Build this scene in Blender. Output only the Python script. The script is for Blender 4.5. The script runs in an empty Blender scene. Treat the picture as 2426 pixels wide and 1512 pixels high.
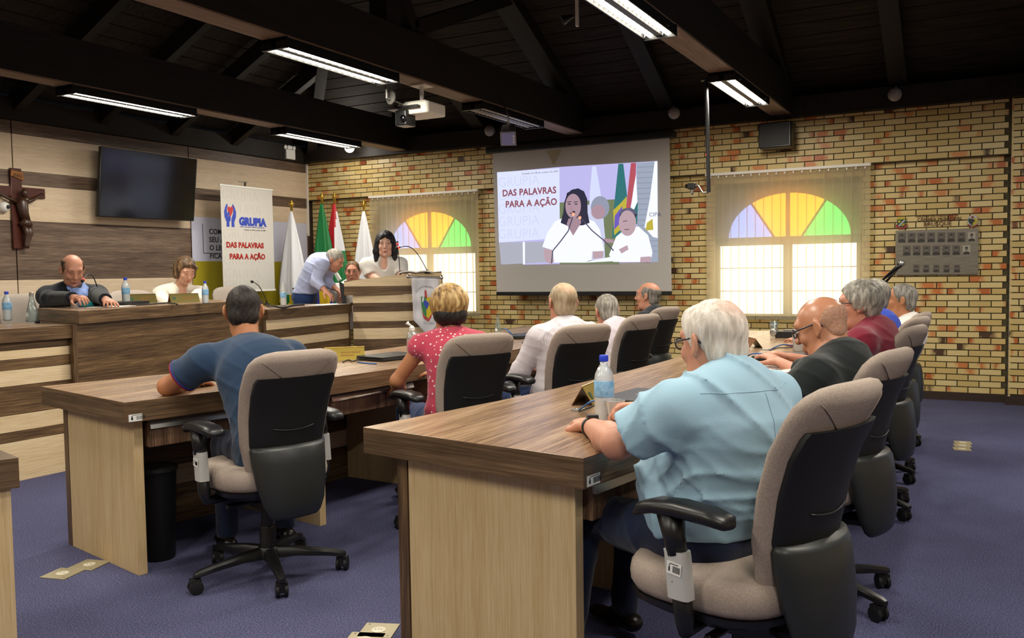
import bpy, bmesh, math, random
import numpy as np
from mathutils import Vector, Matrix
from math import sin, cos, pi, radians, sqrt, atan2
random.seed(7); np.random.seed(7)
SC = bpy.context.scene
COL = SC.collection
# ------------------------------------------------------------------ camera
FPX, CAMH = 2100.0, 1.27
_y, _p, _r = radians(-28.147), radians(-3.0), radians(-0.861)
_F = Vector((sin(_y)*cos(_p), cos(_y)*cos(_p), sin(_p)))
_R0 = _F.cross(Vector((0, 0, 1))).normalized(); _U0 = _R0.cross(_F)
_R = _R0*cos(_r)+_U0*sin(_r); _U = -_R0*sin(_r)+_U0*cos(_r)
CPOS = Vector((0, 0, CAMH))
cam = bpy.data.objects.new('camera', bpy.data.cameras.new('camera'))
COL.objects.link(cam)
cam.matrix_world = Matrix(((_R.x, _U.x, -_F.x, 0), (_R.y, _U.y, -_F.y, 0), (_R.z, _U.z, -_F.z, CAMH), (0, 0, 0, 1)))
cam.data.sensor_width = 36.0; cam.data.lens = FPX/2426*36.0
cam.data.clip_start = 0.05; cam.data.clip_end = 100
SC.camera = cam
# ------------------------------------------------------------------ world, exposure
W = bpy.data.worlds.new('world'); SC.world = W; W.use_nodes = True
W.node_tree.nodes['Background'].inputs[0].default_value = (0.62, 0.74, 1.0, 1)
W.node_tree.nodes['Background'].inputs[1].default_value = 0.6
SC.view_settings.view_transform = 'Standard'; SC.view_settings.look = 'None'
SC.view_settings.gamma = 1.0; SC.view_settings.use_curve_mapping = False
SC.view_settings.exposure = 0.22
SC.cycles.max_bounces = 5; SC.cycles.diffuse_bounces = 3; SC.cycles.glossy_bounces = 2
SC.cycles.transmission_bounces = 4; SC.cycles.transparent_max_bounces = 12
SC.cycles.caustics_reflective = False; SC.cycles.caustics_refractive = False
SC.cycles.sample_clamp_indirect = 4.0
SC.cycles.use_adaptive_sampling = True; SC.cycles.adaptive_threshold = 0.03
SC.cycles.use_denoising = True
LAMP = 36.0        # watts of one tube fixture's area light

# ------------------------------------------------------------------ pixel -> point on a plane of the room
def ray(x, y): return _F*FPX+_R*(x-1213)-_U*(y-756)
def G(x, y, z=0.0):
    d = ray(x, y); return CPOS+d*((z-CAMH)/d.z)
def WY(x, y, Y):
    d = ray(x, y); return CPOS+d*(Y/d.y)
def WX(x, y, X):
    d = ray(x, y); return CPOS+d*(X/d.x)
def DP(x, y, depth): return CPOS+ray(x, y)*(depth/FPX)

def lin(c):
    c = c.lstrip('#'); v = [int(c[i:i+2], 16)/255 for i in (0, 2, 4)]
    return tuple((x/12.92 if x <= .04045 else ((x+.055)/1.055)**2.4) for x in v)+(1,)
# ------------------------------------------------------------------ materials
MATS = {}
class NT:
    def __init__(s, name):
        s.m = bpy.data.materials.new(name); s.m.use_nodes = True
        s.t = s.m.node_tree; s.b = s.t.nodes['Principled BSDF']; s.o = s.t.nodes['Material Output']
    def n(s, typ, **kw):
        nd = s.t.nodes.new(typ)
        for k, v in kw.items():
            if k.startswith('i_'):
                key = k[2:]; key = int(key) if key.isdigit() else key.replace('_', ' ')
                nd.inputs[key].default_value = v
            else: setattr(nd, k, v)
        return nd
    def l(s, a, b): s.t.links.new(a, b)
    def coord(s, kind='Object', scale=(1, 1, 1), rot=(0, 0, 0)):
        tc = s.n('ShaderNodeTexCoord'); mp = s.n('ShaderNodeMapping')
        mp.inputs['Scale'].default_value = scale; mp.inputs['Rotation'].default_value = rot
        s.l(tc.outputs[kind], mp.inputs[0]); return mp.outputs[0]
    def ramp(s, fac, stops, interp='LINEAR'):
        r = s.n('ShaderNodeValToRGB'); r.color_ramp.interpolation = interp
        e = r.color_ramp.elements
        while len(e) < len(stops): e.new(0.5)
        for i, (p, c) in enumerate(stops): e[i].position = p; e[i].color = c if len(c) == 4 else (*c, 1)
        s.l(fac, r.inputs[0]); return r.outputs[0]
    def noise(s, vec, scale, detail=3, rough=.5, dist=0):
        n = s.n('ShaderNodeTexNoise'); n.inputs['Scale'].default_value = scale; n.inputs['Detail'].default_value = detail
        n.inputs['Roughness'].default_value = rough; n.inputs['Distortion'].default_value = dist
        if vec is not None: s.l(vec, n.inputs['Vector'])
        return n.outputs['Fac']
    def bump(s, h, strength=.3, dist=.01):
        b = s.n('ShaderNodeBump'); b.inputs['Strength'].default_value = strength; b.inputs['Distance'].default_value = dist
        s.l(h, b.inputs['Height']); s.l(b.outputs[0], s.b.inputs['Normal'])
    def mix(s, f, a, b, blend='MIX'):
        m = s.n('ShaderNodeMix', data_type='RGBA', blend_type=blend)
        for sock, v in ((m.inputs[0], f), (m.inputs[6], a), (m.inputs[7], b)):
            if isinstance(v, (int, float, tuple)): sock.default_value = v
            else: s.l(v, sock)
        return m.outputs[2]
def plain(name, hexc, rough=.5, metal=0., spec=.5, **kw):
    k = NT(name); k.b.inputs['Base Color'].default_value = lin(hexc); k.b.inputs['Roughness'].default_value = rough
    k.b.inputs['Metallic'].default_value = metal; k.b.inputs['Specular IOR Level'].default_value = spec
    for a, v in kw.items(): k.b.inputs[a.replace('_', ' ')].default_value = v
    MATS[name] = k.m; return k.m
def mottled(name, h1, h2, scale=40, rough=.7, metal=0., bump=.0, detail=3, stretch=(1, 1, 1), spec=.5, bscale=None):
    k = NT(name); v = k.coord('Object', stretch); f = k.noise(v, scale, detail)
    k.l(k.ramp(f, [(.3, lin(h1)), (.7, lin(h2))]), k.b.inputs['Base Color'])
    k.b.inputs['Roughness'].default_value = rough; k.b.inputs['Metallic'].default_value = metal
    k.b.inputs['Specular IOR Level'].default_value = spec
    if bump: k.bump(k.noise(v, bscale or scale*3, 2), bump, .004)
    MATS[name] = k.m; return k.m
def wood(name, cols, axis='y', rough=.4, scale=1.0, spec=.5, fine=1.0):
    """laminate with grain running along axis of the object"""
    k = NT(name); st = {'x': (.22, 8, 8), 'y': (8, .22, 8), 'z': (8, 8, .22), 'h': (.25, .25, 8)}[axis]
    v = k.coord('Object', tuple(a*scale for a in st))
    big = k.noise(v, 1.6, 4, .6, .6); fin = k.noise(v, 14*fine, 3, .7)
    f = k.n('ShaderNodeMath', operation='MULTIPLY_ADD', i_1=.75, i_2=0.)
    bg = k.n('ShaderNodeMath', operation='MULTIPLY', i_1=.5); k.l(big, bg.inputs[0])
    k.l(fin, f.inputs[0]); k.l(bg.outputs[0], f.inputs[2])
    n = len(cols); stops = [(.48+.30*i/(n-1), lin(c)) for i, c in enumerate(cols)]
    k.l(k.ramp(f.outputs[0], stops), k.b.inputs['Base Color'])
    k.b.inputs['Roughness'].default_value = rough; k.b.inputs['Specular IOR Level'].default_value = spec
    k.bump(fin, .06, .002)
    MATS[name] = k.m; return k.m
def emit(name, hexc, strength):
    k = NT(name); k.t.nodes.remove(k.b); e = k.n('ShaderNodeEmission'); e.inputs[0].default_value = lin(hexc)
    e.inputs[1].default_value = strength; k.l(e.outputs[0], k.o.inputs[0]); MATS[name] = k.m; return k.m

WAL = ['#4d3626', '#6d4f38', '#82624a', '#997a5c']
WAL2 = ['#3d2c1c', '#57412c', '#6b5236', '#826747']
for ax in 'xyzh':
    wood('walnut_'+ax, WAL2, ax, .42)
    wood('cream_'+ax, ['#cbb188', '#d6bd95', '#dfc8a2', '#e5d0ad'], ax, .5, fine=1.6)
wood('desk_top', ['#694f39', '#876a50', '#9c7f62', '#ad9274'], 'y', .27, spec=.6)
wood('desk_edge', ['#47351f', '#5a4530', '#6a523a', '#775f46'], 'h', .42)
wood('desk_leg', ['#bfa272', '#caae80', '#d1b78b', '#d8c096'], 'z', .5, fine=1.8)
wood('drawer_wood', ['#3d2b1d', '#5c4330', '#735844', '#8c6f55'], 'z', .45, scale=1.6)
wood('wall_walnut', ['#44342a', '#5d4a3c', '#6f5a4a', '#837060'], 'h', .5)
wood('wall_cream', ['#c5ae92', '#cfb99d', '#d8c3a8', '#dfccb3'], 'h', .55, fine=2.0)
plain('seam_dark', '#3a2c22', .7)
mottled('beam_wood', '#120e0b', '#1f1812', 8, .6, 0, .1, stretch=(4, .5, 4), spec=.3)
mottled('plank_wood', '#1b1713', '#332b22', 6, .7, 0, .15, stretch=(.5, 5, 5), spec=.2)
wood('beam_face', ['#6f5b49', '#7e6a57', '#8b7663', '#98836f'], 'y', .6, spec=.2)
plain('black_plastic', '#121213', .38); plain('black_matte', '#0c0c0d', .6)
plain('dark_plastic', '#242625', .42, spec=.5)
plain('chrome', '#c9c9c9', .22, 1.0); plain('alu', '#b8b6b0', .32, .9); plain('brass', '#c9a646', .3, .9)
plain('gold_plate', '#b09848', .32, .8); plain('white_paint', '#e8e4da', .5); plain('white_plastic', '#e6e6e2', .35)
plain('silver_label', '#cfcfcb', .4, .3); plain('red_dark', '#a02018', .5); plain('paper', '#e9e8e4', .7)
plain('grey_metal', '#8e8b86', .35, .7)
mottled('chair_fabric', '#998b80', '#b0a196', 260, .95, 0, .35, spec=.2, bscale=500)
mottled('chair_fabric_light', '#a1958c', '#b2a79d', 260, .95, 0, .3, spec=.2)
# carpet
k = NT('carpet'); v = k.coord('Object')
a = k.noise(v, 170, 3, .7); b = k.noise(v, 1.3, 4, .6); c2 = k.noise(v, 420, 2, .6)
base = k.ramp(a, [(.32, lin('#2e2f47')), (.5, lin('#4e5070')), (.66, lin('#717392'))])
sp = k.ramp(c2, [(.60, (0, 0, 0, 1)), (.72, (1, 1, 1, 1))])
base = k.mix(sp, base, lin('#80707c'))
shade = k.ramp(b, [(.35, (.84, .84, .84, 1)), (.65, (1.08, 1.08, 1.08, 1))])
k.l(k.mix(1.0, base, shade, 'MULTIPLY'), k.b.inputs['Base Color'])
k.b.inputs['Roughness'].default_value = .98; k.b.inputs['Specular IOR Level'].default_value = .1
k.bump(a, .5, .006); MATS['carpet'] = k.m
# brick: cream glazed face with burnt orange patches at one end of some
def brick_mat():
    k = NT('brick_face'); uv = k.n('ShaderNodeUVMap'); uv.uv_map = 'b'
    oi = k.n('ShaderNodeObjectInfo'); ge = k.n('ShaderNodeNewGeometry')
    s1 = k.n('ShaderNodeMath', operation='ADD'); k.l(oi.outputs['Random'], s1.inputs[0]); k.l(ge.outputs['Random Per Island'], s1.inputs[1])
    w = k.n('ShaderNodeTexWhiteNoise', noise_dimensions='1D'); sm = k.n('ShaderNodeMath', operation='MULTIPLY', i_1=91.7)
    k.l(s1.outputs[0], sm.inputs[0]); k.l(sm.outputs[0], w.inputs['W'])
    sep = k.n('ShaderNodeSeparateColor'); k.l(w.outputs['Color'], sep.inputs[0])
    su = k.n('ShaderNodeSeparateXYZ'); k.l(uv.outputs[0], su.inputs[0])
    # distance of the point from a random end/centre
    cen = k.n('ShaderNodeMapRange', i_1=0., i_2=1., i_3=-1.5, i_4=2.5); k.l(sep.outputs[0], cen.inputs[0])
    d = k.n('ShaderNodeMath', operation='SUBTRACT'); k.l(su.outputs[0], d.inputs[0]); k.l(cen.outputs[0], d.inputs[1])
    ab = k.n('ShaderNodeMath', operation='ABSOLUTE'); k.l(d.outputs[0], ab.inputs[0])
    nz = k.noise(k.coord('Object', (1, 1, 1)), 18, 2)
    nn = k.n('ShaderNodeMath', operation='MULTIPLY_ADD', i_1=.5, i_2=-.25); k.l(nz, nn.inputs[0])
    ad = k.n('ShaderNodeMath', operation='ADD'); k.l(ab.outputs[0], ad.inputs[0]); k.l(nn.outputs[0], ad.inputs[1])
    wid = k.n('ShaderNodeMath', operation='MULTIPLY', i_1=.34); k.l(sep.outputs[1], wid.inputs[0])
    lt = k.n('ShaderNodeMapRange', i_1=-.06, i_2=.22, i_3=1., i_4=0.)
    sb = k.n('ShaderNodeMath', operation='SUBTRACT'); k.l(ad.outputs[0], sb.inputs[0]); k.l(wid.outputs[0], sb.inputs[1]); k.l(sb.outputs[0], lt.inputs[0])
    base = k.ramp(w.outputs['Value'], [(0., lin('#c6ac6c')), (.5, lin('#d1b87c')), (1., lin('#dac68e'))])
    patch = k.ramp(sep.outputs[2], [(0., lin('#4a3526')), (.08, lin('#583c2a')), (.12, lin('#a9582a')), (.6, lin('#c4733a')), (1., lin('#cc9058'))])
    hard = k.ramp(sb.outputs[0], [(0., lin('#ffffff')), (.1, lin('#000000'))])
    c = k.mix(lt.outputs[0], base, patch)
    k.l(c, k.b.inputs['Base Color']); k.b.inputs['Roughness'].default_value = .42
    k.b.inputs['Specular IOR Level'].default_value = .35
    k.bump(k.noise(k.coord('Object'), 90, 2), .15, .003)
    MATS['brick_face'] = k.m
brick_mat()
mottled('mortar', '#3f3a27', '#524b34', 60, .9, 0, .3)
# blind fabric: open weave, lets part of the light straight through
def blind_mat(name, hexc, see):
    k = NT(name); k.t.nodes.remove(k.b)
    v = k.coord('Object', (3, 3, 90)); f = k.noise(v, 6, 3)
    colr = k.ramp(f, [(.3, tuple(x*.86 for x in lin(hexc)[:3])+(1,)), (.7, lin(hexc))])
    df = k.n('ShaderNodeBsdfDiffuse'); tl = k.n('ShaderNodeBsdfTranslucent'); tr = k.n('ShaderNodeBsdfTransparent')
    tr.inputs[0].default_value = (1, .96, .88, 1)
    k.l(colr, df.inputs[0]); k.l(colr, tl.inputs[0])
    m1 = k.n('ShaderNodeMixShader', i_0=.45); k.l(df.outputs[0], m1.inputs[1]); k.l(tl.outputs[0], m1.inputs[2])
    m2 = k.n('ShaderNodeMixShader'); th = k.n('ShaderNodeMapRange', i_1=.3, i_2=.7, i_3=see-.05, i_4=see+.05)
    k.l(f, th.inputs[0]); k.l(th.outputs[0], m2.inputs[0])
    k.l(m1.outputs[0], m2.inputs[1]); k.l(tr.outputs[0], m2.inputs[2]); k.l(m2.outputs[0], k.o.inputs[0])
    MATS[name] = k.m
blind_mat('blind_fabric', '#dccfab', .34)
plain('screen_vinyl', '#b9b5b0', .7)
plain('led_red', '#ff2a20', .4, Emission_Color=(1, .04, .02, 1), Emission_Strength=2.0)
def glassy(name, hexc, alpha, rough=.08):
    k = NT(name); k.t.nodes.remove(k.b)
    g = k.n('ShaderNodeBsdfGlossy'); g.inputs['Roughness'].default_value = rough
    t = k.n('ShaderNodeBsdfTransparent'); t.inputs[0].default_value = lin(hexc)
    d = k.n('ShaderNodeBsdfDiffuse'); d.inputs[0].default_value = lin(hexc)
    lw = k.n('ShaderNodeLayerWeight', i_Blend=.35)
    m1 = k.n('ShaderNodeMixShader', i_0=alpha); k.l(t.outputs[0], m1.inputs[1]); k.l(d.outputs[0], m1.inputs[2])
    m2 = k.n('ShaderNodeMixShader'); k.l(lw.outputs['Facing'], m2.inputs[0]); k.l(m1.outputs[0], m2.inputs[1]); k.l(g.outputs[0], m2.inputs[2])
    k.l(m2.outputs[0], k.o.inputs[0]); MATS[name] = k.m
glassy('clear_plastic', '#e8eef0', .22); glassy('water_plastic', '#eef3f5', .62); glassy('cup_plastic', '#f4f6f6', .42); glassy('clear_glass', '#dfeaea', .12)

# ------------------------------------------------------------------ mesh building
class MB:
    def __init__(s): s.v = []; s.f = []; s.uv = None; s.mi = []
    def add(s, vs, fs, mi=0):
        b = len(s.v); s.v += [tuple(v) for v in vs]; s.f += [tuple(b+i for i in f) for f in fs]; s.mi += [mi]*len(fs); return s
    def box(s, x0, x1, y0, y1, z0, z1, mi=0):
        vs = [(x, y, z) for x in (x0, x1) for y in (y0, y1) for z in (z0, z1)]
        return s.add(vs, [(0, 1, 3, 2), (4, 6, 7, 5), (0, 4, 5, 1), (2, 3, 7, 6), (0, 2, 6, 4), (1, 5, 7, 3)], mi)
    def obox(s, c, ax, ay, az, mi=0):
        c, ax, ay, az = map(Vector, (c, ax, ay, az))
        vs = [c+ax*i+ay*j+az*k for i in (-1, 1) for j in (-1, 1) for k in (-1, 1)]
        return s.add(vs, [(0, 1, 3, 2), (4, 6, 7, 5), (0, 4, 5, 1), (2, 3, 7, 6), (0, 2, 6, 4), (1, 5, 7, 3)], mi)
    def prism(s, poly, z0, z1, mi=0):
        n = len(poly); vs = [(p[0], p[1], z0) for p in poly]+[(p[0], p[1], z1) for p in poly]
        fs = [tuple(reversed(range(n))), tuple(range(n, 2*n))]+[(i, (i+1) % n, n+(i+1) % n, n+i) for i in range(n)]
        return s.add(vs, fs, mi)
    def slab(s, poly, nrm, mi=0):
        """closed prism: polygon (3-D points) pushed along nrm"""
        n = len(poly); nrm = Vector(nrm); vs = [Vector(p) for p in poly]; vs += [p+nrm for p in vs]
        fs = [tuple(reversed(range(n))), tuple(range(n, 2*n))]+[(i, (i+1) % n, n+(i+1) % n, n+i) for i in range(n)]
        return s.add(vs, fs, mi)
    def rings(s, rings, cap=True, mi=0, closed=True):
        n = len(rings[0]); vs = [p for r in rings for p in r]; fs = []
        m = n if closed else n-1
        for j in range(len(rings)-1):
            for i in range(m): fs.append((j*n+i, j*n+(i+1) % n, (j+1)*n+(i+1) % n, (j+1)*n+i))
        if cap: fs.append(tuple(reversed(range(n)))); fs.append(tuple(range((len(rings)-1)*n, len(rings)*n)))
        return s.add(vs, fs, mi)
    def tube(s, path, r, n=8, cap=True, mi=0):
        P = [Vector(p) for p in path]; R = r if isinstance(r, (list, tuple)) else [r]*len(P); out = []; up = None
        for i, p in enumerate(P):
            t = (P[min(i+1, len(P)-1)]-P[max(i-1, 0)]).normalized()
            if up is None: up = Vector((0, 0, 1)) if abs(t.z) < .9 else Vector((1, 0, 0))
            a = t.cross(up).normalized(); b = a.cross(t).normalized(); up = b
            out.append([p+(a*cos(2*pi*k/n)+b*sin(2*pi*k/n))*R[i] for k in range(n)])
        return s.rings(out, cap, mi)
    def lathe(s, prof, c=(0, 0, 0), n=20, mi=0, axis=None):
        c = Vector(c); ax = Vector(axis or (0, 0, 1)).normalized()
        a = ax.cross(Vector((0, 1, 0)) if abs(ax.y) < .9 else Vector((1, 0, 0))).normalized(); b = ax.cross(a)
        return s.rings([[c+ax*h+(a*cos(2*pi*k/n)+b*sin(2*pi*k/n))*r for k in range(n)] for r, h in prof], True, mi)
    def ell(s, c, rx, ry, rz, n=16, m=10, mi=0):
        c = Vector(c); rs = []
        for j in range(m+1):
            t = -pi/2+pi*j/m; t = max(min(t, pi/2-.02), -pi/2+.02)
            rs.append([c+Vector((rx*cos(t)*cos(2*pi*k/n), ry*cos(t)*sin(2*pi*k/n), rz*sin(t))) for k in range(n)])
        return s.rings(rs, True, mi)
    def rbox(s, x0, x1, y0, y1, z0, z1, r=.02, k=4, mi=0):
        """box with rounded vertical edges"""
        pts = []
        for cx, cy, a0 in ((x1-r, y1-r, 0), (x0+r, y1-r, 90), (x0+r, y0+r, 180), (x1-r, y0+r, 270)):
            for i in range(k+1):
                a = radians(a0+90*i/k); pts.append((cx+r*cos(a), cy+r*sin(a)))
        return s.prism(pts, z0, z1, mi)
def mesh(mb, name, smooth=False):
    me = bpy.data.meshes.new(name); me.from_pydata(mb.v, [], mb.f)
    if smooth: me.polygons.foreach_set('use_smooth', [True]*len(me.polygons))
    if any(mb.mi): me.polygons.foreach_set('material_index', mb.mi)
    me.update(); return me
def obj(name, mb, mat, parent=None, smooth=False, bevel=0, label=None, kind=None):
    """link a mesh (given in world coordinates, or in the parent's frame when the parent is flagged local)"""
    me = mesh(mb, name, smooth) if isinstance(mb, MB) else mb
    o = bpy.data.objects.new(name, me); COL.objects.link(o)
    if mat is not None:
        for m in (mat if isinstance(mat, (list, tuple)) else [mat]): me.materials.append(MATS[m] if isinstance(m, str) else m)
    if parent is not None:
        o.parent = parent
        if not parent.get('_local') and isinstance(mb, MB): me.transform(wmat(parent).inverted())
        if parent.get('_local'): o['_local'] = 1
    if bevel:
        b = o.modifiers.new('bevel', 'BEVEL'); b.width = bevel; b.segments = 2; b.limit_method = 'ANGLE'; b.angle_limit = radians(50)
    if smooth == 'auto' or bevel:
        me.polygons.foreach_set('use_smooth', [True]*len(me.polygons))
        me.set_sharp_from_angle(angle=radians(38))
    if label: o['label'] = label
    if kind: o['kind'] = kind
    return o
def wmat(o):
    m = o.matrix_basis.copy()
    while o.parent: o = o.parent; m = o.matrix_basis @ m
    return m
def thing(name, label, cat, loc=(0, 0, 0), rz=0, group=None, local=False):
    o = bpy.data.objects.new(name, None); COL.objects.link(o); o.location = loc; o.rotation_euler = (0, 0, rz)
    o.empty_display_size = .1; o['label'] = label; o['category'] = cat
    if group: o['group'] = group
    if local: o['_local'] = 1
    return o
def tag(o, label, cat, group=None):
    o['label'] = label; o['category'] = cat
    if group: o['group'] = group
    return o
def struct(name, loc=(0, 0, 0)):
    o = bpy.data.objects.new(name, None); COL.objects.link(o); o.location = loc; o['kind'] = 'structure'; return o
def sobj(name, mb, mat, **kw): return obj(name, mb, mat, kind='structure', **kw)
def dup(root, loc, rz, label=None, group=None, scale=None):
    r = root.copy(); COL.objects.link(r); r.location = loc; r.rotation_euler = (0, 0, rz)
    if scale: r.scale = scale
    if label: r['label'] = label
    if group: r['group'] = group
    for ch in list(root.children):
        c = ch.copy(); COL.objects.link(c); c.parent = r
        for g in ch.children:
            d = g.copy(); COL.objects.link(d); d.parent = c
    return r
def text(name, body, mat, loc, right, up, size, parent=None, depth=.0008, align='LEFT', bold=0., sx=1.0, font=None):
    """lettering as flat geometry; right/up are unit vectors of the face it stands on"""
    cu = bpy.data.curves.new(name, 'FONT'); cu.body = body; cu.size = size; cu.extrude = depth; cu.align_x = align
    cu.offset = bold; cu.space_character = 1.05; cu.resolution_u = 3
    t = bpy.data.objects.new('tmp_text', cu); COL.objects.link(t)
    bpy.context.view_layer.update()
    me = bpy.data.meshes.new_from_object(t.evaluated_get(bpy.context.evaluated_depsgraph_get()))
    bpy.data.objects.remove(t)
    right = Vector(right).normalized(); up = Vector(up).normalized(); nn = right.cross(up)
    M = Matrix(((right.x*sx, up.x, nn.x, loc[0]), (right.y*sx, up.y, nn.y, loc[1]), (right.z*sx, up.z, nn.z, loc[2]), (0, 0, 0, 1)))
    me.transform(M); me.name = name
    me.materials.clear()
    o = bpy.data.objects.new(name, me); COL.objects.link(o); me.materials.append(MATS[mat] if isinstance(mat, str) else mat)
    if parent is not None:
        o.parent = parent
        if not parent.get('_local'): me.transform(wmat(parent).inverted())
    return o
# ================================================================== THE ROOM
XL, YB = -8.015, 9.33          # face of the panelled wall, face of the brick wall
YU = 9.24                      # upper part of the brick wall stands proud
# floor
sobj('floor', MB().box(-8.3, 3.2, -4.2, 9.6, -.1, 0), 'carpet')
# ---- panelled wall on the left
wl = struct('wall_left')
obj('wall_core', MB().box(XL-.25, XL-.02, -4.2, 9.6, 0, 2.76), 'seam_dark', wl)
bands = [(.15, .74, 1), (.74, 1.271, 0), (1.271, 1.825, 1), (1.825, 2.164, 0), (2.164, 2.293, 1), (2.293, 2.636, 0), (2.636, 2.755, 1)]
cols_ = [-4.2, -1.08, 1.0, 3.08, 5.16, 7.24, 9.24]
for a, b in zip(cols_[:-1], cols_[1:]):
    for z0, z1, br in bands:
        mb = MB().box(XL-.02, XL, a+.006, b-.006, z0+.0015, z1-.0015)
        obj('panel', mb, 'wall_walnut' if br else 'wall_cream', wl)
sobj('trim_1', MB().box(XL-.005, XL+.018, 9.215, 9.24, 1.8, 2.755), 'white_paint')
# ---- brick wall
BL, BH, GP, BD = .1745, .0487, .0093, .016
PL, PH = BL+GP, BH+GP
def brick_mesh():
    mb = MB().box(0, BL, -BD, 0, 0, BH)
    me = mesh(mb, 'brick'); uvl = me.uv_layers.new(name='b')
    for p in me.polygons:
        for li in p.loop_indices:
            v = me.vertices[me.loops[li].vertex_index].co; uvl.data[li].uv = (v.x/BL, v.z/BH)
    me.materials.append(MATS['brick_face']); return me
BRM = brick_mesh()
WINC = [(-1.80, 'right'), (-6.185, 'left')]
bricks = []   # x0, x1, z, y_front
def lay(xa, xb, za, zb, yf, z0=.077, off=0, holes=()):
    n0 = int(math.floor((za-z0)/PH)); z = z0+n0*PH; r = n0
    while z+BH <= zb+.03:
        if z >= za-.02:
            x = xb+.06+off-(r % 2)*PL/2
            while x > xa:
                a, b = max(x-BL, xa), min(x, xb); x -= PL
                if b-a < .02: continue
                for h in holes:
                    if a < h[1] and b > h[0] and z < h[3] and z+BH > h[2]:
                        if a < h[0]-.015: b = h[0]
                        elif b > h[1]+.015: a = h[1]
                        else: b = a; break
                if b-a < .015: continue
                bricks.append((a, b, z, yf))
        z += PH; r += 1
holes = [(c-.74, c+.72, .80, 2.12) for c, _ in WINC]
lay(XL, .165, .077, 2.262, YB, holes=holes)
nlow = len(bricks)
lay(XL, .165, 2.275, 2.80, YU, z0=2.277)
wb = struct('wall_back')
m = MB()
xs = [XL]; 
for h in sorted(holes): m.box(xs[-1], h[0], YB+BD-.006, 9.6, 0, 2.9); xs.append(h[1])
m.box(xs[-1], .19, YB+BD-.006, 9.6, 0, 2.9)
for h in holes: m.box(h[0], h[1], YB+BD-.006, 9.6, 0, h[2]); m.box(h[0], h[1], YB+BD-.006, 9.6, h[3], 2.9)
m.box(XL, .19, YU+BD-.006, YB+BD, 2.27, 2.9)
obj('mortar_bed', m, 'mortar', wb)
vis = [b for b in bricks if b[0] > -1.05 and not (b[0] > -.75 and b[1] < -.08 and 1.22 < b[2] < 1.56)]
vis += [b for b in bricks if -2.95 < b[0] <= -2.6 and b[3] == YB]
vis = vis[:300]; vs_ = set(vis); rest = [b for b in bricks if b not in vs_]
for a, b, z, yf in vis:
    o = bpy.data.objects.new('brick', BRM); COL.objects.link(o); o.parent = wb
    o.location = (a, yf+BD+random.uniform(-.0015, .0015), z); o.scale = ((b-a)/BL, 1, 1)
m = MB(); uvs = []
for a, b, z, yf in rest: m.box(a, b, yf+random.uniform(-.0015, .0015), yf+BD, z, z+BH)
o = obj('brick_courses', m, 'brick_face', wb, kind='stuff')
uvl = o.data.uv_layers.new(name='b'); li = 0; arr = np.zeros(len(o.data.loops)*2)
co = np.array(m.v); idx = np.array([i for f in m.f for i in f]); br = idx//8
x0 = co[::8, 0]; z0_ = co[::8, 2]; x1 = co[7::8, 0]
u = (co[idx, 0]-x0[br])/BL; w_ = (co[idx, 2]-z0_[br])/BH
arr[0::2] = u; arr[1::2] = w_; uvl.data.foreach_set('uv', arr)
# ---- pier at the right end
pr_ = struct('wall_right')
obj('pier_core', MB().box(.19+BD, 1.5, 9.20+BD, 9.6, 0, 2.95), 'mortar', pr_)
bricks = []
lay(.19, .56, .077, 2.93, 9.20, z0=.04, off=.1)
for a, b, z, yf in bricks:
    o = bpy.data.objects.new('brick', BRM); COL.objects.link(o); o.parent = pr_
    o.location = (a, yf+BD, z); o.scale = ((b-a)/BL, 1, 1)
for j in range(48):
    o = bpy.data.objects.new('brick', BRM); COL.objects.link(o); o.parent = pr_
    o.rotation_euler = (0, 0, -pi/2); o.location = (.19+BD, YB-.002 if j % 2 else YB-.003, .077+j*PH); o.scale = (.7 if j % 2 else .68, 1, 1)
obj('side_wall', MB().box(3.0, 3.2, -4.2, 9.6, 0, 3.0), 'wall_cream', pr_)
sobj('wall_front', MB().box(-8.3, 3.2, -4.4, -4.2, 0, 3.0), 'wall_cream')
plain('baseboard_wood', '#33231a', .5)
sobj('baseboard_back', MB().box(XL, .19, YB-.018, YB+.01, 0, .077), 'baseboard_wood')
sobj('baseboard_right', MB().box(.165, .9, 9.18, 9.21, 0, .077), 'baseboard_wood')
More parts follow.
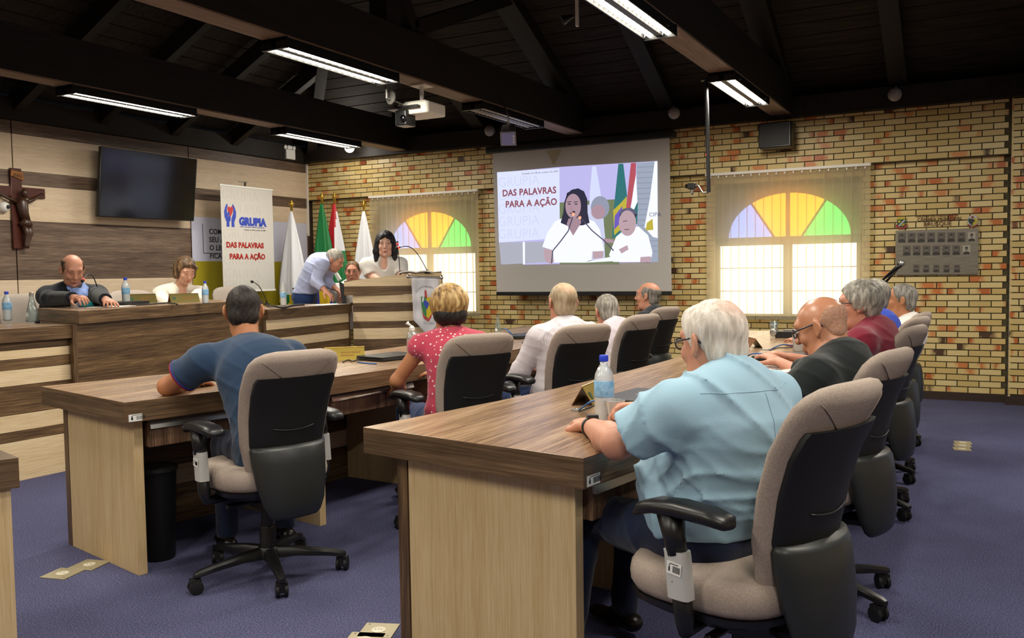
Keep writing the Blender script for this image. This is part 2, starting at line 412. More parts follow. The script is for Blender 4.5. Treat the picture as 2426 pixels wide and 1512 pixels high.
# ---- windows with stained upper lights, and the vertical blinds
emit('pane_white', '#fff4e0', 3.3); emit('pane_orange', '#ffa524', 3.2); emit('pane_blue', '#93aaff', 2.4); emit('pane_green', '#5ef070', 2.3)
plain('window_frame_wood', '#8c8272', .6)
for wi, (cx, side) in enumerate(WINC):
    w = struct('window_%d' % (wi+1)); Y0 = 9.385
    hw, zs, za = .61, 1.60, 2.045
    arc = [(cx+hw*cos(a), zs+(za-zs)*sin(a)) for a in np.linspace(0, pi, 25)]
    # surround panel with an arched hole (pieces between the arch and the opening's edge)
    m = MB(); H = (cx-.76, cx+.74, .78, 2.14)
    for (xa, zb), (xc, zd) in zip(arc[:-1], arc[1:]):
        m.slab([(xa, Y0, zb), (xc, Y0, zd), (xc, Y0, H[3]), (xa, Y0, H[3])], (0, .04, 0))
    m.box(H[0], cx-hw, Y0, Y0+.04, zs-.08, H[3]); m.box(cx+hw, H[1], Y0, Y0+.04, zs-.08, H[3])
    m.box(H[0], H[1], Y0, Y0+.04, zs-.085, zs-.0); m.box(H[0], cx-.7, Y0, Y0+.04, H[2], zs); m.box(cx+.665, H[1], Y0, Y0+.04, H[2], zs)
    m.box(H[0], H[1], Y0, Y0+.04, H[2], H[2]+.02)
    obj('window_frame', m, 'window_frame_wood', w)
    def pane(pts, mat): obj('pane', MB().slab([(x, Y0+.03, z) for x, z in pts], (0, .006, 0)), mat, w)
    ia, ib = 8, 16
    pane([(cx+.15, zs)]+arc[0:8], 'pane_green'); 
    pane([(cx+.13, zs)]+arc[7:18]+[(cx-.13, zs)], 'pane_orange')
    pane([(cx-.15, zs)]+arc[17:25], 'pane_blue')
    bars = MB()
    for xa, xb in ((cx-.70, cx-.045), (cx+.045, cx+.665)):
        for j in range(3):
            za_, zb_ = .80+j*.243, .80+(j+1)*.243-.012
            pane([(xa, za_), (xb, za_), (xb, zb_), (xa, zb_)], 'pane_white')
    bars.box(cx-.045, cx+.045, Y0+.005, Y0+.028, .79, zs); bars.box(cx-.02, cx+.02, Y0+.0, Y0+.028, zs, za)
    for s in (-1, 1):
        p0 = Vector((cx+s*.14, Y0+.015, zs)); a_ = arc[7 if s > 0 else 17]; p1 = Vector((a_[0], Y0+.015, a_[1]))
        bars.tube([p0, p1], .012, 6)
    obj('mullion', bars, 'window_frame_wood', w)
    bl = thing('vertical_blind', 'cream vertical blind over the arched window, %s' % ('beside the row of portraits plaque' if wi == 0 else 'behind the lectern and the standing woman'), 'blind', (cx, 9.25, 0))
    x0, x1 = cx-.8, cx+.8; top = 2.275
    obj('head_rail', MB().box(x0-.01, x1+.01, 9.215, 9.262, top-.028, top), 'white_paint', bl, bevel=.003)
    n = 19; sp = (x1-x0)/n
    for i in range(n):
        xc = x0+sp*(i+.5); half = sp*.55; tw = radians(random.uniform(3, 9)); ny = 4
        if i == n-2: tw = radians(18)
        vs = []; zz = [top-.03, .755]
        for z in zz:
            for q in range(ny+1):
                t = -1+2*q/ny; vs.append((xc+half*t*cos(tw), 9.24+half*t*sin(tw)+.004*(1-t*t), z))
        o = obj('slat', MB().add(vs, [(q, q+1, ny+2+q, ny+1+q) for q in range(ny)]), 'blind_fabric', bl, smooth=True)
        if i % 1 == 0:
            obj('slat_weight', MB().box(xc-half*.96, xc+half*.96, 9.238, 9.243, .75, .785), 'blind_hem' if 'blind_hem' in MATS else plain('blind_hem', '#8d8368', .9), o)
    m = MB()
    for i in range(n): m.box(x0+sp*(i+.5)-.006, x0+sp*(i+.5)+.006, 9.232, 9.245, top-.05, top-.028)
    o = obj('hanger_clips', m, 'white_paint', bl, kind='stuff')
# ================================================================== CEILING
TANR = math.tan(radians(27)); ZE = 2.95
cg = struct('ceiling')
def zS2(y): return ZE+(9.5-y)*TANR
RY = 2.75; RZ = zS2(RY)
# roof decks
d = MB()
d.slab([(-8.3, 9.6, ZE), (4, 9.6, ZE), (4, RY, RZ+.05), (-8.3+(9.5-RY), RY, RZ+.05)], (0, 0, .1))
d.slab([(-8.3, 9.6, ZE), (-8.3+(9.5-RY), RY, RZ+.05), (-8.3, -4.2, ZE)], (0, 0, .1))
d.slab([(-8.3, -4.3, ZE), (4, -4.3, ZE), (4, RY, RZ+.05), (-8.3+(9.5-RY), RY, RZ+.05)], (0, 0, .1))
obj('roof_deck', d, 'black_matte', cg)
n = 44; st = (9.5-RY)/n
for i in range(n):      # boards of the slope above the brick wall
    ya, yb = 9.5-i*st, 9.5-(i+1)*st+.012; za, zb = zS2(ya), zS2(yb); xa = -8.2+(9.5-ya); xb = -8.2+(9.5-yb)
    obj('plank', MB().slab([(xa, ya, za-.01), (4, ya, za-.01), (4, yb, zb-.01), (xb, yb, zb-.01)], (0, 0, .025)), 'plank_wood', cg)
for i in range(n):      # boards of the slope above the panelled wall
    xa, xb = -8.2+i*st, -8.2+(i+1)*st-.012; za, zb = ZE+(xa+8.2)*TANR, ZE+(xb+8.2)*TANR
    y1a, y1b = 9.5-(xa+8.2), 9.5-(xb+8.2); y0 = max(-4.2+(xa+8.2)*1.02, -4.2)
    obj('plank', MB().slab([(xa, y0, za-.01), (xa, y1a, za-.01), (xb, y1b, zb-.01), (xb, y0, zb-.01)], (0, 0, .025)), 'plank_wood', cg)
rf = MB()
def bar(p0, p1, w, h, up=(0, 0, 1)):
    p0, p1 = Vector(p0), Vector(p1); d_ = p1-p0; a = d_.normalized().cross(Vector(up)).normalized(); b = a.cross(d_).normalized()
    return MB().obox((p0+p1)/2, d_/2, a*w/2, b*h/2)
for y in (7.9, 7.0, 6.1, 5.2, 4.3, 3.4, 1.6):      # rafters of the hip slope
    xe = min(-8.2+(9.5-y), -3.0)
    obj('rafter', bar((-8.1, y, ZE-.09), (xe, y, ZE-.09+(xe+8.1)*TANR), .09, .16), 'beam_wood', cg)
for x in (-7.2, -5.3, -3.0, -.75, .9):
    ys = 9.45 if x > -6 else 9.45; ye = max(9.5-(x+8.2), 3.0)
    obj('rafter', bar((x, ys, ZE-.08), (x, ye, zS2(ye)-.09), .09, .16, (1, 0, 0)), 'beam_wood', cg)
obj('hip_rafter', bar((-8.1, 9.4, ZE-.1), (-8.1+6.6, 9.4-6.6, ZE-.1+6.6*TANR), .12, .2), 'beam_wood', cg)
obj('wall_plate', MB().box(-8.1, 3, 9.12, 9.45, 2.765, 2.96), 'beam_wood', cg)
obj('wall_plate', MB().box(-8.12, -7.96, -4.2, 9.3, 2.757, 2.96), 'beam_wood', cg)
BX = [-6.42, -4.05, -1.82, .5]; ZB = 2.795
trs = []
for i, bx in enumerate(BX):
    t = struct('trim_%d' % (i+2)); trs.append(t)
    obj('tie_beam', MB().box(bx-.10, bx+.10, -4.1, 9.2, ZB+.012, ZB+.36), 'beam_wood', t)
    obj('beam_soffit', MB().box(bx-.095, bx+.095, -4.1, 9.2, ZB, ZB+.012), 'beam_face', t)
    yt = max(9.5-(bx+8.2), 2.75); zt = min(zS2(yt), RZ)-.1
    if i > 0:
        for y in ([5.6] if i == 1 else [5.9, 3.4]): obj('post', MB().box(bx-.08, bx+.08, y-.09, y+.09, ZB+.36, zS2(y)-.02), 'beam_wood', t)
        obj('top_chord', bar((bx, 9.4, ZE-.02), (bx, yt, zt), .14, .22, (1, 0, 0)), 'beam_wood', t)
        obj('strut', bar((bx, 5.9, ZB+.4), (bx, 7.5, zS2(7.5)-.12), .12, .16, (1, 0, 0)), 'beam_wood', t)
        obj('strut', bar((bx, 5.9, ZB+.4), (bx, 4.3, zS2(4.3)-.12), .12, .16, (1, 0, 0)), 'beam_wood', t)
# ---- twin tube lamps screwed under the tie beams
emit('tube_on', '#fff7e4', 16.0); plain('tube_off', '#d8d6d0', .3); plain('reflector', '#e9e7e0', .28, .2)
def lamp_fixture(on):
    L, WD = 1.24, .20
    t = thing('tube_lamp', '', 'lamp', (0, 0, 0), 0, 'twin tube lamps under the ceiling beams', local=True)
    m = MB().box(-WD/2, WD/2, -L/2, L/2, -.006, .02)
    for s in (-1, 1): m.box(s*WD/2-.004, s*WD/2+.004, -L/2, L/2, -.045, .0)
    m.box(-.022, .022, -L/2, L/2, -.04, 0)
    obj('housing', m, 'black_plastic', t, bevel=.002)
    r = MB()
    for s in (-1, 1): r.box(s*.058-.029, s*.058+.029, -L/2+.02, L/2-.02, -.012, -.006)
    obj('reflector_tray', r, 'reflector', t)
    for s in (-1, 1):
        obj('end_cap', MB().box(-WD/2-.006, WD/2+.006, s*L/2-(.02 if s > 0 else .0), s*L/2+(.0 if s > 0 else .02), -.05, .022), 'black_plastic', t)
        tb = obj('tube', MB().tube([(s*.058, -L/2+.03, -.027), (s*.058, L/2-.03, -.027)], .0155, 10), 'tube_on' if on else 'tube_off', t, smooth=True)
        lv = MB()
        for k in range(17):
            y = -L/2+.06+k*(L-.12)/16
            lv.add([(s*.058-.029, y, -.012), (s*.058+.029, y, -.012), (s*.058+.029, y, -.045), (s*.058+.012, y, -.018), (s*.058-.012, y, -.018), (s*.058-.029, y, -.045),
                    (s*.058-.029, y+.002, -.012), (s*.058+.029, y+.002, -.012), (s*.058+.029, y+.002, -.045), (s*.058+.012, y+.002, -.018), (s*.058-.012, y+.002, -.018), (s*.058-.029, y+.002, -.045)],
                   [(0, 5, 4, 3, 2, 1), (6, 7, 8, 9, 10, 11)])
        obj('louvre', lv, 'reflector', t, kind='stuff')
    for y in (-.45, .45):
        for s in (-1, 1): obj('screw', MB().lathe([(.006, 0), (.006, .006)], (s*(WD/2+.004), y, -.02), 8, axis=(s, 0, 0)), 'chrome', t)
    if on:
        a = bpy.data.lights.new('tube_glow', 'AREA'); a.shape = 'RECTANGLE'; a.size = .16; a.size_y = 1.15; a.energy = LAMP; a.color = (1, .93, .80)
        ao = bpy.data.objects.new('tube_glow', a); COL.objects.link(ao); ao.parent = t; ao.location = (0, 0, -.055)
    return t
proto = {}
LAMPS = [(0, 5.2, 1, 'lit twin tube lamp under the beam over the wall television'), (0, 7.6, 1, 'lit twin tube lamp near the corner, with a white globe by its far end'),
         (1, 5.0, 1, 'large lit twin tube lamp just before the ceiling projector'), (1, 7.5, 0, 'unlit twin tube lamp behind the ceiling projector'),
         (2, 4.82, 1, 'brightest twin tube lamp, cut by the top edge of the picture'), (2, 7.5, 1, 'lit twin tube lamp at the top of the hanging black pipe'),
         (3, 6.3, 1, 'lit tube lamp barely showing at the right edge of the picture')]
for b, y, on, lab in LAMPS:
    bx = BX[b]
    if on not in proto: t = proto[on] = lamp_fixture(on); t.location = (bx, y, ZB-.022); t['label'] = lab
    else: t = dup(proto[on], (bx, y, ZB-.022), 0, lab)
    t['group'] = 'twin tube lamps under the ceiling beams'
for b in range(4):        # the same lamps over the rest of the hall, behind the camera
    for y in (2.4, -.2):
        if (b, y) == (0, 2.4): continue
        a = bpy.data.objects.new('tube_glow', bpy.data.lights.get('tube_glow')); COL.objects.link(a); a.location = (BX[b], y, ZB-.08)
# ================================================================== LOFT HELPERS
def sell(c, a, b, n=24, e=3.0, z=None, bend=0.0):
    """superellipse ring in the xy plane; bend pushes the sides (large |x|) along +y"""
    out = []
    for k in range(n):
        t = 2*pi*k/n; ct, st = cos(t), sin(t)
        x = a*math.copysign(abs(ct)**(2/e), ct); y = b*math.copysign(abs(st)**(2/e), st)
        out.append(Vector((c[0]+x, c[1]+y+bend*(x/max(a, .01))**2, c[2] if z is None else z)))
    return out
# ================================================================== SWIVEL CHAIR (faces +y, origin on the floor)
def RC(z): return .035-.055*(max(0, z-.42)/.55)**1.25
def make_chair(label, arms=True, base=True):
    KX = .9
    t = thing('swivel_chair', label, 'chair', local=True)
    # backrest upholstery
    rows = [(.425, .10, -.195, .020, .0), (.45, .15, -.205, .028, .02), (.50, .185, -.215, .032, .035), (.60, .208, -.222, .034, .05), (.72, .222, -.232, .034, .05),
            (.82, .229, -.248, .036, .045), (.89, .228, -.268, .040, .035), (.93, .218, -.280, .042, .028), (.955, .196, -.288, .036, .02), (.97, .158, -.291, .024, .012), (.977, .11, -.292, .010, .006)]
    m = MB(); rg = [sell((0, y+RC(z), z), a*KX, b, 32, 2.6, bend=bd) for z, a, y, b, bd in rows]; m.rings(rg)
    obj('backrest', m, 'chair_fabric', t, smooth=True)
    # stitched seam on the rear of the head of the back
    def surf(x, z, RW, e=2.6, kx=KX):      # y of the rear surface of a lofted back
        for r0, r1 in zip(RW[:-1], RW[1:]):
            if r0[0] <= z <= r1[0]:
                f = (z-r0[0])/(r1[0]-r0[0]); a, y, b, bd = [r0[i]+(r1[i]-r0[i])*f for i in (1, 2, 3, 4)]; a *= kx; u = min(abs(x)/a, .999)
                return y+RC(z)-b*(1-u**e)**(1/e)+bd*u*u
        return -.3
    for s in (-1, 1):
        sm = MB().tube([(s*(.075+.085*q), surf(.075+.085*q, .872+.066*q, rows)-.0005, .872+.066*q) for q in np.linspace(0, 1, 8)], .002, 5)
        obj('seam', sm, 'chair_seam' if 'chair_seam' in MATS else plain('chair_seam', '#7d7066', .95), t, smooth=True)
    sm = None
    # black rear shell: upper panel
    m = MB(); rg = []
    for z, a, y, bd in [(.565, .170, -.252, .045), (.60, .182, -.256, .048), (.70, .192, -.264, .046), (.80, .198, -.280, .04), (.855, .198, -.296, .032), (.872, .188, -.300, .028)]:
        rg.append(sell((0, y+RC(z), z), a*KX, .014, 24, 5, bend=bd))
    m.rings(rg); obj('back_panel', m, 'black_matte', t, smooth='auto')
    # lower cover, bulging rearwards and running down behind the seat
    m = MB(); rg = []
    for z, a, y, b, bd in [(.30, .105, -.292, .014, .01), (.315, .125, -.298, .022, .02), (.36, .148, -.300, .030, .03), (.44, .168, -.296, .036, .045), (.52, .180, -.284, .036, .055), (.575, .184, -.272, .034, .055), (.592, .178, -.266, .026, .05)]:
        rg.append(sell((0, y+RC(z), z), a*KX, b, 24, 3.2, bend=bd))
    m.rings(rg); obj('back_cover', m, 'dark_plastic', t, smooth=True)
    prow = [(.565, .170, -.252, .014, .045), (.60, .182, -.256, .014, .048), (.70, .192, -.264, .014, .046)]
    m = MB().tube([(x, surf(x, .655+x*x*1.2, prow, 5)-.0005, .655+x*x*1.2) for x in np.linspace(-.09, .09, 9)], .0025, 6)
    obj('grip_slot', m, 'dark_plastic', t, smooth=True)
    # seat
    m = MB(); rg = []
    for z, k, q in [(.402, .86, 0), (.412, .95, 0), (.43, .99, 0), (.455, 1.0, 0), (.475, .985, 0), (.49, .94, 0), (.497, .84, .0)]:
        rg.append(sell((0, .03, z), .245*k, .235*k, 32, 3.2))
    m.rings(rg); obj('seat', m, 'chair_fabric', t, smooth=True)
    m = MB(); m.rings([sell((0, .03, .355), .12, .13, 24, 3), sell((0, .03, .365), .19, .18, 24, 3), sell((0, .03, .39), .232, .222, 24, 3.4), sell((0, .03, .408), .238, .228, 24, 3.4)])
    obj('seat_shell', m, 'black_plastic', t, smooth='auto')
    m = MB().box(-.06, .06, -.12, .12, .30, .36).tube([(.06, .04, .335), (.2, .06, .345), (.25, .07, .342)], .007, 6).tube([(-.06, -.02, .335), (-.19, -.02, .33)], .012, 8)
    m.tube([(0, -.1, .33), (0, -.22, .335), (0, -.27, .40)], .028, 8)
    obj('mechanism', m, 'black_plastic', t, bevel=.004)
    if arms:
        for s in (-1, 1):
            m = MB(); m.rings([sell((s*.285, y, z), a, b, 16, 3) if False else [Vector((s*.272+q[0]-s*.0, y, z+q[1])) for q in [(a*math.copysign(abs(cos(u))**.7, cos(u)), b*math.copysign(abs(sin(u))**.7, sin(u))) for u in np.linspace(0, 2*pi, 16, endpoint=False)]]
                          for y, z, a, b in [(-.145, .655, .018, .008), (-.135, .66, .034, .016), (-.09, .668, .042, .02), (0, .672, .043, .02), (.07, .668, .042, .019), (.115, .655, .036, .017), (.135, .640, .018, .009)]])
            a = obj('armrest', m, 'black_plastic', t, smooth=True)
            m = MB(); m.tube([(s*.272, .03, .655), (s*.279, .015, .60), (s*.279, .005, .56)], [.036, .028, .026], 12)
            m.tube([(s*.279, .0, .50), (s*.275, -.012, .40), (s*.27, -.01, .372), (s*.17, .01, .362)], [.024, .024, .02, .018], 10)
            obj('arm_post', m, 'black_plastic', a, smooth=True)
            m = MB(); m.rings([sell((s*.280, y, z), .022, .032, 16, 4) for z, y in [(.455, -.006), (.465, -.005), (.56, .004), (.57, .006)]])
            sl = obj('arm_sleeve', m, 'silver_label', a, smooth='auto')
    if base:
        m = MB().lathe([(.024, .20), (.024, .31)], n=14).lathe([(.034, .085), (.034, .20), (.028, .215)], n=14)
        obj('gas_column', m, 'black_plastic', t, smooth='auto')
        m = MB().lathe([(.036, .075), (.05, .08), (.052, .105), (.04, .125)], n=16)
        obj('hub', m, 'black_plastic', t, smooth='auto')
        for k in range(5):
            a = radians(90+72*k+18); d = Vector((cos(a), sin(a), 0)); q = Vector((-sin(a), cos(a), 0)); rg = []
            for r, z, w, h in [(.035, .100, .026, .022), (.12, .100, .023, .017), (.24, .088, .018, .013), (.305, .079, .016, .012), (.325, .075, .010, .008)]:
                c = d*r+Vector((0, 0, z)); rg.append([c+q*w*x+Vector((0, 0, h*y)) for x, y in ((-1, -1), (1, -1), (1, .3), (.6, 1), (-.6, 1), (-1, .3))])
            l = obj('leg', MB().rings(rg), 'black_plastic', t, smooth='auto')
            c = d*.305; cm = MB().lathe([(.006, .045), (.006, .078)], (c.x, c.y, 0), 8)
            tr = random.uniform(0, 6.28); u = Vector((cos(tr), sin(tr), 0)); w_ = Vector((-sin(tr), cos(tr), 0)); cc = c+w_*.014+Vector((0, 0, .028))
            for s in (-1, 1): cm.lathe([(.02, -.008), (.028, -.006), (.028, .006), (.02, .008)], cc+u*s*.017, 14, axis=u)
            cm.obox(cc+Vector((0, 0, .012)), u*.022, w_*.02, Vector((0, 0, .02)))
            obj('caster', cm, 'black_matte', l, smooth='auto')
    return t
def az_rz(az):   # chair's +y turned to compass azimuth az (degrees, clockwise from +Y)
    return -radians(az)
# seat positions: x, y, azimuth the seat faces, height scale
SEAT_A = [(-2.68, 2.78, -71, 1.0), (-2.42, 3.87, -62, 1.0), (-2.23, 4.70, -62, 1.0), (-2.32, 5.79, -73, 1.0), (-2.55, 6.98, -74, 1.0)]
SEAT_B = [(-.572, 2.35, -72, 1.02), (-.575, 3.52, -76, 1.0), (-.60, 4.92, -78, 1.0), (-.63, 5.76, -76, 1.0), (-.68, 6.95, -80, .97)]
lab_a = ['beige and black swivel chair of the man in the navy polo shirt', 'beige and black swivel chair of the woman with short blonde hair',
         'swivel chair of the man in the striped white shirt', 'swivel chair of the man in the pale lilac T-shirt', 'swivel chair of the man in the dark suit, last of its row']
lab_b = ['nearest swivel chair, holding the big man in the light blue shirt', 'swivel chair of the bald man in the black polo shirt',
         'swivel chair of the man in the maroon polo shirt', 'swivel chair of the mostly hidden man in bright blue', 'farthest swivel chair, of the man in the white shirt by the brick wall']
ch0 = make_chair(lab_a[0])
first = True
for (x, y, az, s), lb in list(zip(SEAT_A, lab_a))+list(zip(SEAT_B, lab_b)):
    if first: ch0.location = (x, y, 0); ch0.rotation_euler = (0, 0, az_rz(az)); c = ch0; first = False
    else: c = dup(ch0, (x, y, 0), az_rz(az)+0, lb, scale=(1, 1, s))
    c['group'] = 'swivel chairs at the two councillor desks'
# stickers on the near armrest sleeves
def sticker(parent, c, right, up, w=.05, h=.02, name='asset_sticker'):
    """small white inventory label with a barcode"""
    right = Vector(right).normalized(); up = Vector(up).normalized(); n = right.cross(up)
    m = MB().obox(Vector(c)+n*.0006, right*w/2, up*h/2, n*.0005, 0)
    x = -w*.08
    while x < w*.42:
        b = random.choice((.0010, .0016, .0006))*w/.05; m.obox(Vector(c)+n*.0013+right*(x+b/2)-up*h*.05, right*b/2, up*h*.26, n*.0002, 1); x += b+.0011*w/.05
    m.obox(Vector(c)+n*.0013-right*w*.32-up*h*.1, right*w*.05, up*h*.18, n*.0002, 1); m.obox(Vector(c)+n*.0013-right*w*.32+up*h*.2, right*w*.025, up*h*.1, n*.0002, 1)
    m.obox(Vector(c)+n*.0013+up*h*.36, right*w*.3, up*h*.03, n*.0002, 1)
    return obj(name, m, ['paper', 'black_matte'], parent)
chs = [o for o in bpy.data.objects if o.name.startswith('swivel_chair')]
for c in (chs[0], chs[1], chs[2], chs[5]): sticker(c, (-.3026, -.001, .53), (0, -1, -.08), (0, -.08, 1), .042, .03)
# ================================================================== COUNCILLOR DESKS
ZT, TH = .76, .088
NEAR_A = [(-3.12, 2.44), (-2.885, 3.45), (-2.80, 4.35), (-2.75, 5.35), (-2.82, 6.45), (-3.0, 7.6)]
NEAR_B = [(-.965, 2.205), (-.80, 3.20), (-.72, 4.30), (-.71, 5.40), (-.80, 6.50), (-1.0, 7.55)]
def offs(poly, d):
    out = []
    for i, p in enumerate(poly):
        a = Vector(poly[max(i-1, 0)]); b = Vector(poly[min(i+1, len(poly)-1)]); t = (b-a).normalized(); n = Vector((-t.y, t.x))
        out.append((p[0]+n.x*d, p[1]+n.y*d))
    return out
def smooth_poly(poly, k=4):
    P = [Vector(p) for p in poly]; out = []
    for i in range(len(P)-1):
        p0 = P[max(i-1, 0)]; p1 = P[i]; p2 = P[i+1]; p3 = P[min(i+2, len(P)-1)]
        for j in range(k):
            t = j/k; out.append(tuple(.5*((2*p1)+(p2-p0)*t+(2*p0-5*p1+4*p2-p3)*t*t+(3*p1-p0-3*p2+p3)*t**3)))
    out.append(tuple(P[-1])); return out
def desk(near, label, width=.885, far_end_curve=False):
    t = thing('councillor_desk', label, 'desk', (near[0][0], near[0][1], 0), 0, 'curved rows of councillor desks')
    n = smooth_poly(near); f = offs(n, width)
    if far_end_curve:    # the top swells and then cuts in at its far end
        e = Vector(f[-1]); 
    m = MB(); N = len(n)
    for i in range(N-1):
        pass
    vs = []
    for p in n: vs.append((p[0], p[1], ZT)); 
    m.rings([[(a[0], a[1], ZT-TH), (b[0], b[1], ZT-TH), (b[0], b[1], ZT), (a[0], a[1], ZT)] for a, b in zip(n, f)])
    top = obj('desktop', m, ['desk_top', 'desk_edge'], t, bevel=.0015)
    for p in top.data.polygons:
        if p.normal.z < .5: p.material_index = 1
    # front (modesty) board along the far side and the panels between the places
    g0, g1 = offs(n, width-.10), offs(n, width-.145)
    g0[0] = tuple(Vector(g0[0])+(Vector(n[1])-Vector(n[0])).normalized()*.07); g1[0] = tuple(Vector(g1[0])+(Vector(n[1])-Vector(n[0])).normalized()*.07)
    for z0, z1, mt in ((0, .2, 'walnut_h'), (.2, .3, 'cream_h'), (.3, .5, 'walnut_h'), (.5, ZT-TH, 'cream_h')):
        obj('front_board', MB().rings([[(a[0], a[1], z0), (b[0], b[1], z0), (b[0], b[1], z1), (a[0], a[1], z1)] for a, b in zip(g1, g0)]), mt, t)
    e0, e1 = Vector(g0[0]), Vector(g1[0]); tv0 = (Vector(n[1])-Vector(n[0])).normalized()
    obj('end_strip', MB().prism([tuple(e0+tv0*-.012-(e1-e0)*.0), tuple(e1+tv0*-.012), tuple(e1+tv0*.012), tuple(e0+tv0*.012)][::-1], 0, ZT-TH), 'walnut_z', t)
    for i, p in enumerate(near):
        a = Vector(near[max(i-1, 0)]); b = Vector(near[min(i+1, len(near)-1)]); tv = (b-a).normalized(); nv = Vector((-tv.y, tv.x))
        if i == 0: tv = (Vector(near[1])-Vector(near[0])).normalized(); nv = Vector((-tv.y, tv.x))
        o_ = Vector(p)+tv*(.09 if i == 0 else (-.07 if i == len(near)-1 else 0)); c = o_+nv*.075; e = o_+nv*(width-.15)
        q = tv*.02
        obj('side_panel', MB().prism([tuple(c-q), tuple(c+q), tuple(e+q), tuple(e-q)], 0, ZT-TH), 'desk_leg', t, bevel=.001)
    for i in range(len(near)-1):      # drawer with an aluminium pull under every place
        a = Vector(near[i]); b = Vector(near[i+1]); tv = (b-a).normalized(); nv = Vector((-tv.y, tv.x)); L = (b-a).length
        s0, s1 = (.13 if i == 0 else .06), L-.2
        if i == 0: s1 = L-.28
        def P(s, d, z): q = a+tv*s+nv*d; return (q.x, q.y, z)
        dz = .0
        d = obj('drawer', MB().add([P(s, dd, z) for s in (s0, s1) for dd in (.055, .36) for z in (ZT-TH-.125, ZT-TH-.022)], [(0, 1, 3, 2), (4, 6, 7, 5), (0, 4, 5, 1), (2, 3, 7, 6), (0, 2, 6, 4), (1, 5, 7, 3)]), 'drawer_wood', t)
        r = MB()
        r.add([P(s, dd, z) for s in (s0, s1) for dd, z in ((.04, ZT-TH-.045), (.06, ZT-TH-.045), (.06, ZT-TH-.018), (.05, ZT-TH-.018))], [(0, 1, 2, 3), (7, 6, 5, 4), (0, 4, 5, 1), (1, 5, 6, 2), (2, 6, 7, 3), (3, 7, 4, 0)])
        r.add([P(s, dd, z) for s in (s0, s1) for dd, z in ((.05, ZT-TH-.02), (.075, ZT-TH-.02), (.075, ZT-TH-.004), (.058, ZT-TH-.004))], [(0, 1, 2, 3), (7, 6, 5, 4), (0, 4, 5, 1), (1, 5, 6, 2), (2, 6, 7, 3), (3, 7, 4, 0)])
        obj('handle', r, 'alu', d)
    a = Vector(near[0]); tv = (Vector(near[1])-a).normalized()
    sticker(t, (a.x+tv.x*.055+.0, a.y+tv.y*.055, ZT-TH*.78), (tv.x, tv.y, 0), (0, 0, 1), .078, .03)
    return t
dA = desk(NEAR_A, 'long curved desk of the far row, where the man in the navy polo leans')
dB = desk(NEAR_B, 'long curved desk of the near row, with the blue-capped water bottle')
# corner of a third desk, cut by the left edge of the picture
t = thing('councillor_desk', 'corner of a desk cut off by the left edge, cream end under a brown top', 'desk', (-2.45, 1.555, 0))
cv = Vector((-2.449, 1.556)); e1 = Vector((-.35, -.94)).normalized(); e2 = Vector((-.96, .28)).normalized()
cn = [cv, cv+e1*1.6, cv+e1*1.6+e2*.9, cv+e2*.9]
o = obj('desktop', MB().prism([tuple(p) for p in cn], ZT-TH, ZT), ['desk_top', 'desk_edge'], t, bevel=.0015)
for p in o.data.polygons:
    if p.normal.z < .5: p.material_index = 1
b0 = cv+e1*.09-e2*(-.03)
obj('side_panel', MB().prism([tuple(cv+e2*.02+e1*.08), tuple(cv+e2*.02+e1*.12), tuple(cv+e2*.8+e1*.12), tuple(cv+e2*.8+e1*.08)], 0, ZT-TH), 'desk_leg', t)
obj('front_board', MB().prism([tuple(cv+e2*.015+e1*.02), tuple(cv+e2*.015+e1*1.5), tuple(cv+e2*.055+e1*1.5), tuple(cv+e2*.055+e1*.02)], 0, ZT-TH), 'desk_leg', t)
# ================================================================== DAIS
sobj('floor_dais', MB().prism([(-5.60, 2.0), (-5.60, 3.9), (-5.9, 6.0), (-6.05, 7.4), (-5.5, 8.1), (-5.5, 9.3), (XL, 9.3), (XL, 2.0)], .0, .15), 'carpet')
def counter(name, label, line, ztop, depth, bandsz, th=.088, loc=None, end_l=None, back_taper=0):
    """counter running along a polyline (left to right as seen from the hall); its front faces the hall"""
    t = thing(name, label, 'counter', (line[0][0], line[0][1], 0))
    bk = offs(line, depth)
    if end_l: bk[0] = end_l
    m = MB().rings([[(a[0], a[1], ztop-th), (b[0], b[1], ztop-th), (b[0], b[1], ztop), (a[0], a[1], ztop)] for a, b in zip(line, bk)])
    o = obj('worktop', m, ['desk_top', 'walnut_h'], t, bevel=.0015)
    for p in o.data.polygons:
        if p.normal.z < .5: p.material_index = 1
    f0, f1 = offs(line, .035), offs(line, .06)
    for z1, z0, mt in bandsz:
        obj('front_board', MB().rings([[(a[0], a[1], z0+.001), (b[0], b[1], z0+.001), (b[0], b[1], z1-.001), (a[0], a[1], z1-.001)] for a, b in zip(f0, f1)]), mt, t)
    for p, q in ((f0[0], bk[0]), (f0[-1], bk[-1])):
        p = Vector(p); q = Vector(q); d = (q-p).normalized(); n_ = Vector((-d.y, d.x))*.012
        obj('end_panel', MB().prism([tuple(p-n_), tuple(q-d*.1-n_), tuple(q-d*.1+n_), tuple(p+n_)], 0, ztop-th), 'walnut_z', t)
    return t
cx_, wx_ = 'cream_h', 'walnut_h'
counter('side_counter', 'lower counter at the left edge with a striped front and two bottles', [(-5.36, 2.2), (-5.352, 3.0), (-5.325, 3.79)], .97, .62,
        [(.882, .83, wx_), (.83, .773, cx_), (.773, .706, wx_), (.706, .606, cx_), (.606, .424, wx_), (.424, .318, cx_), (.318, .254, wx_), (.254, .0, cx_)])
UP = [(-5.27, 3.80), (-5.42, 4.4), (-5.60, 5.1), (-5.70, 5.6), (-5.735, 5.98)]
counter('presiding_counter', 'raised presiding counter with a plain dark wood front, the suited man behind it', UP, 1.06, .8, [(.972, 0, 'walnut_h')], end_l=(-6.15, 4.10))
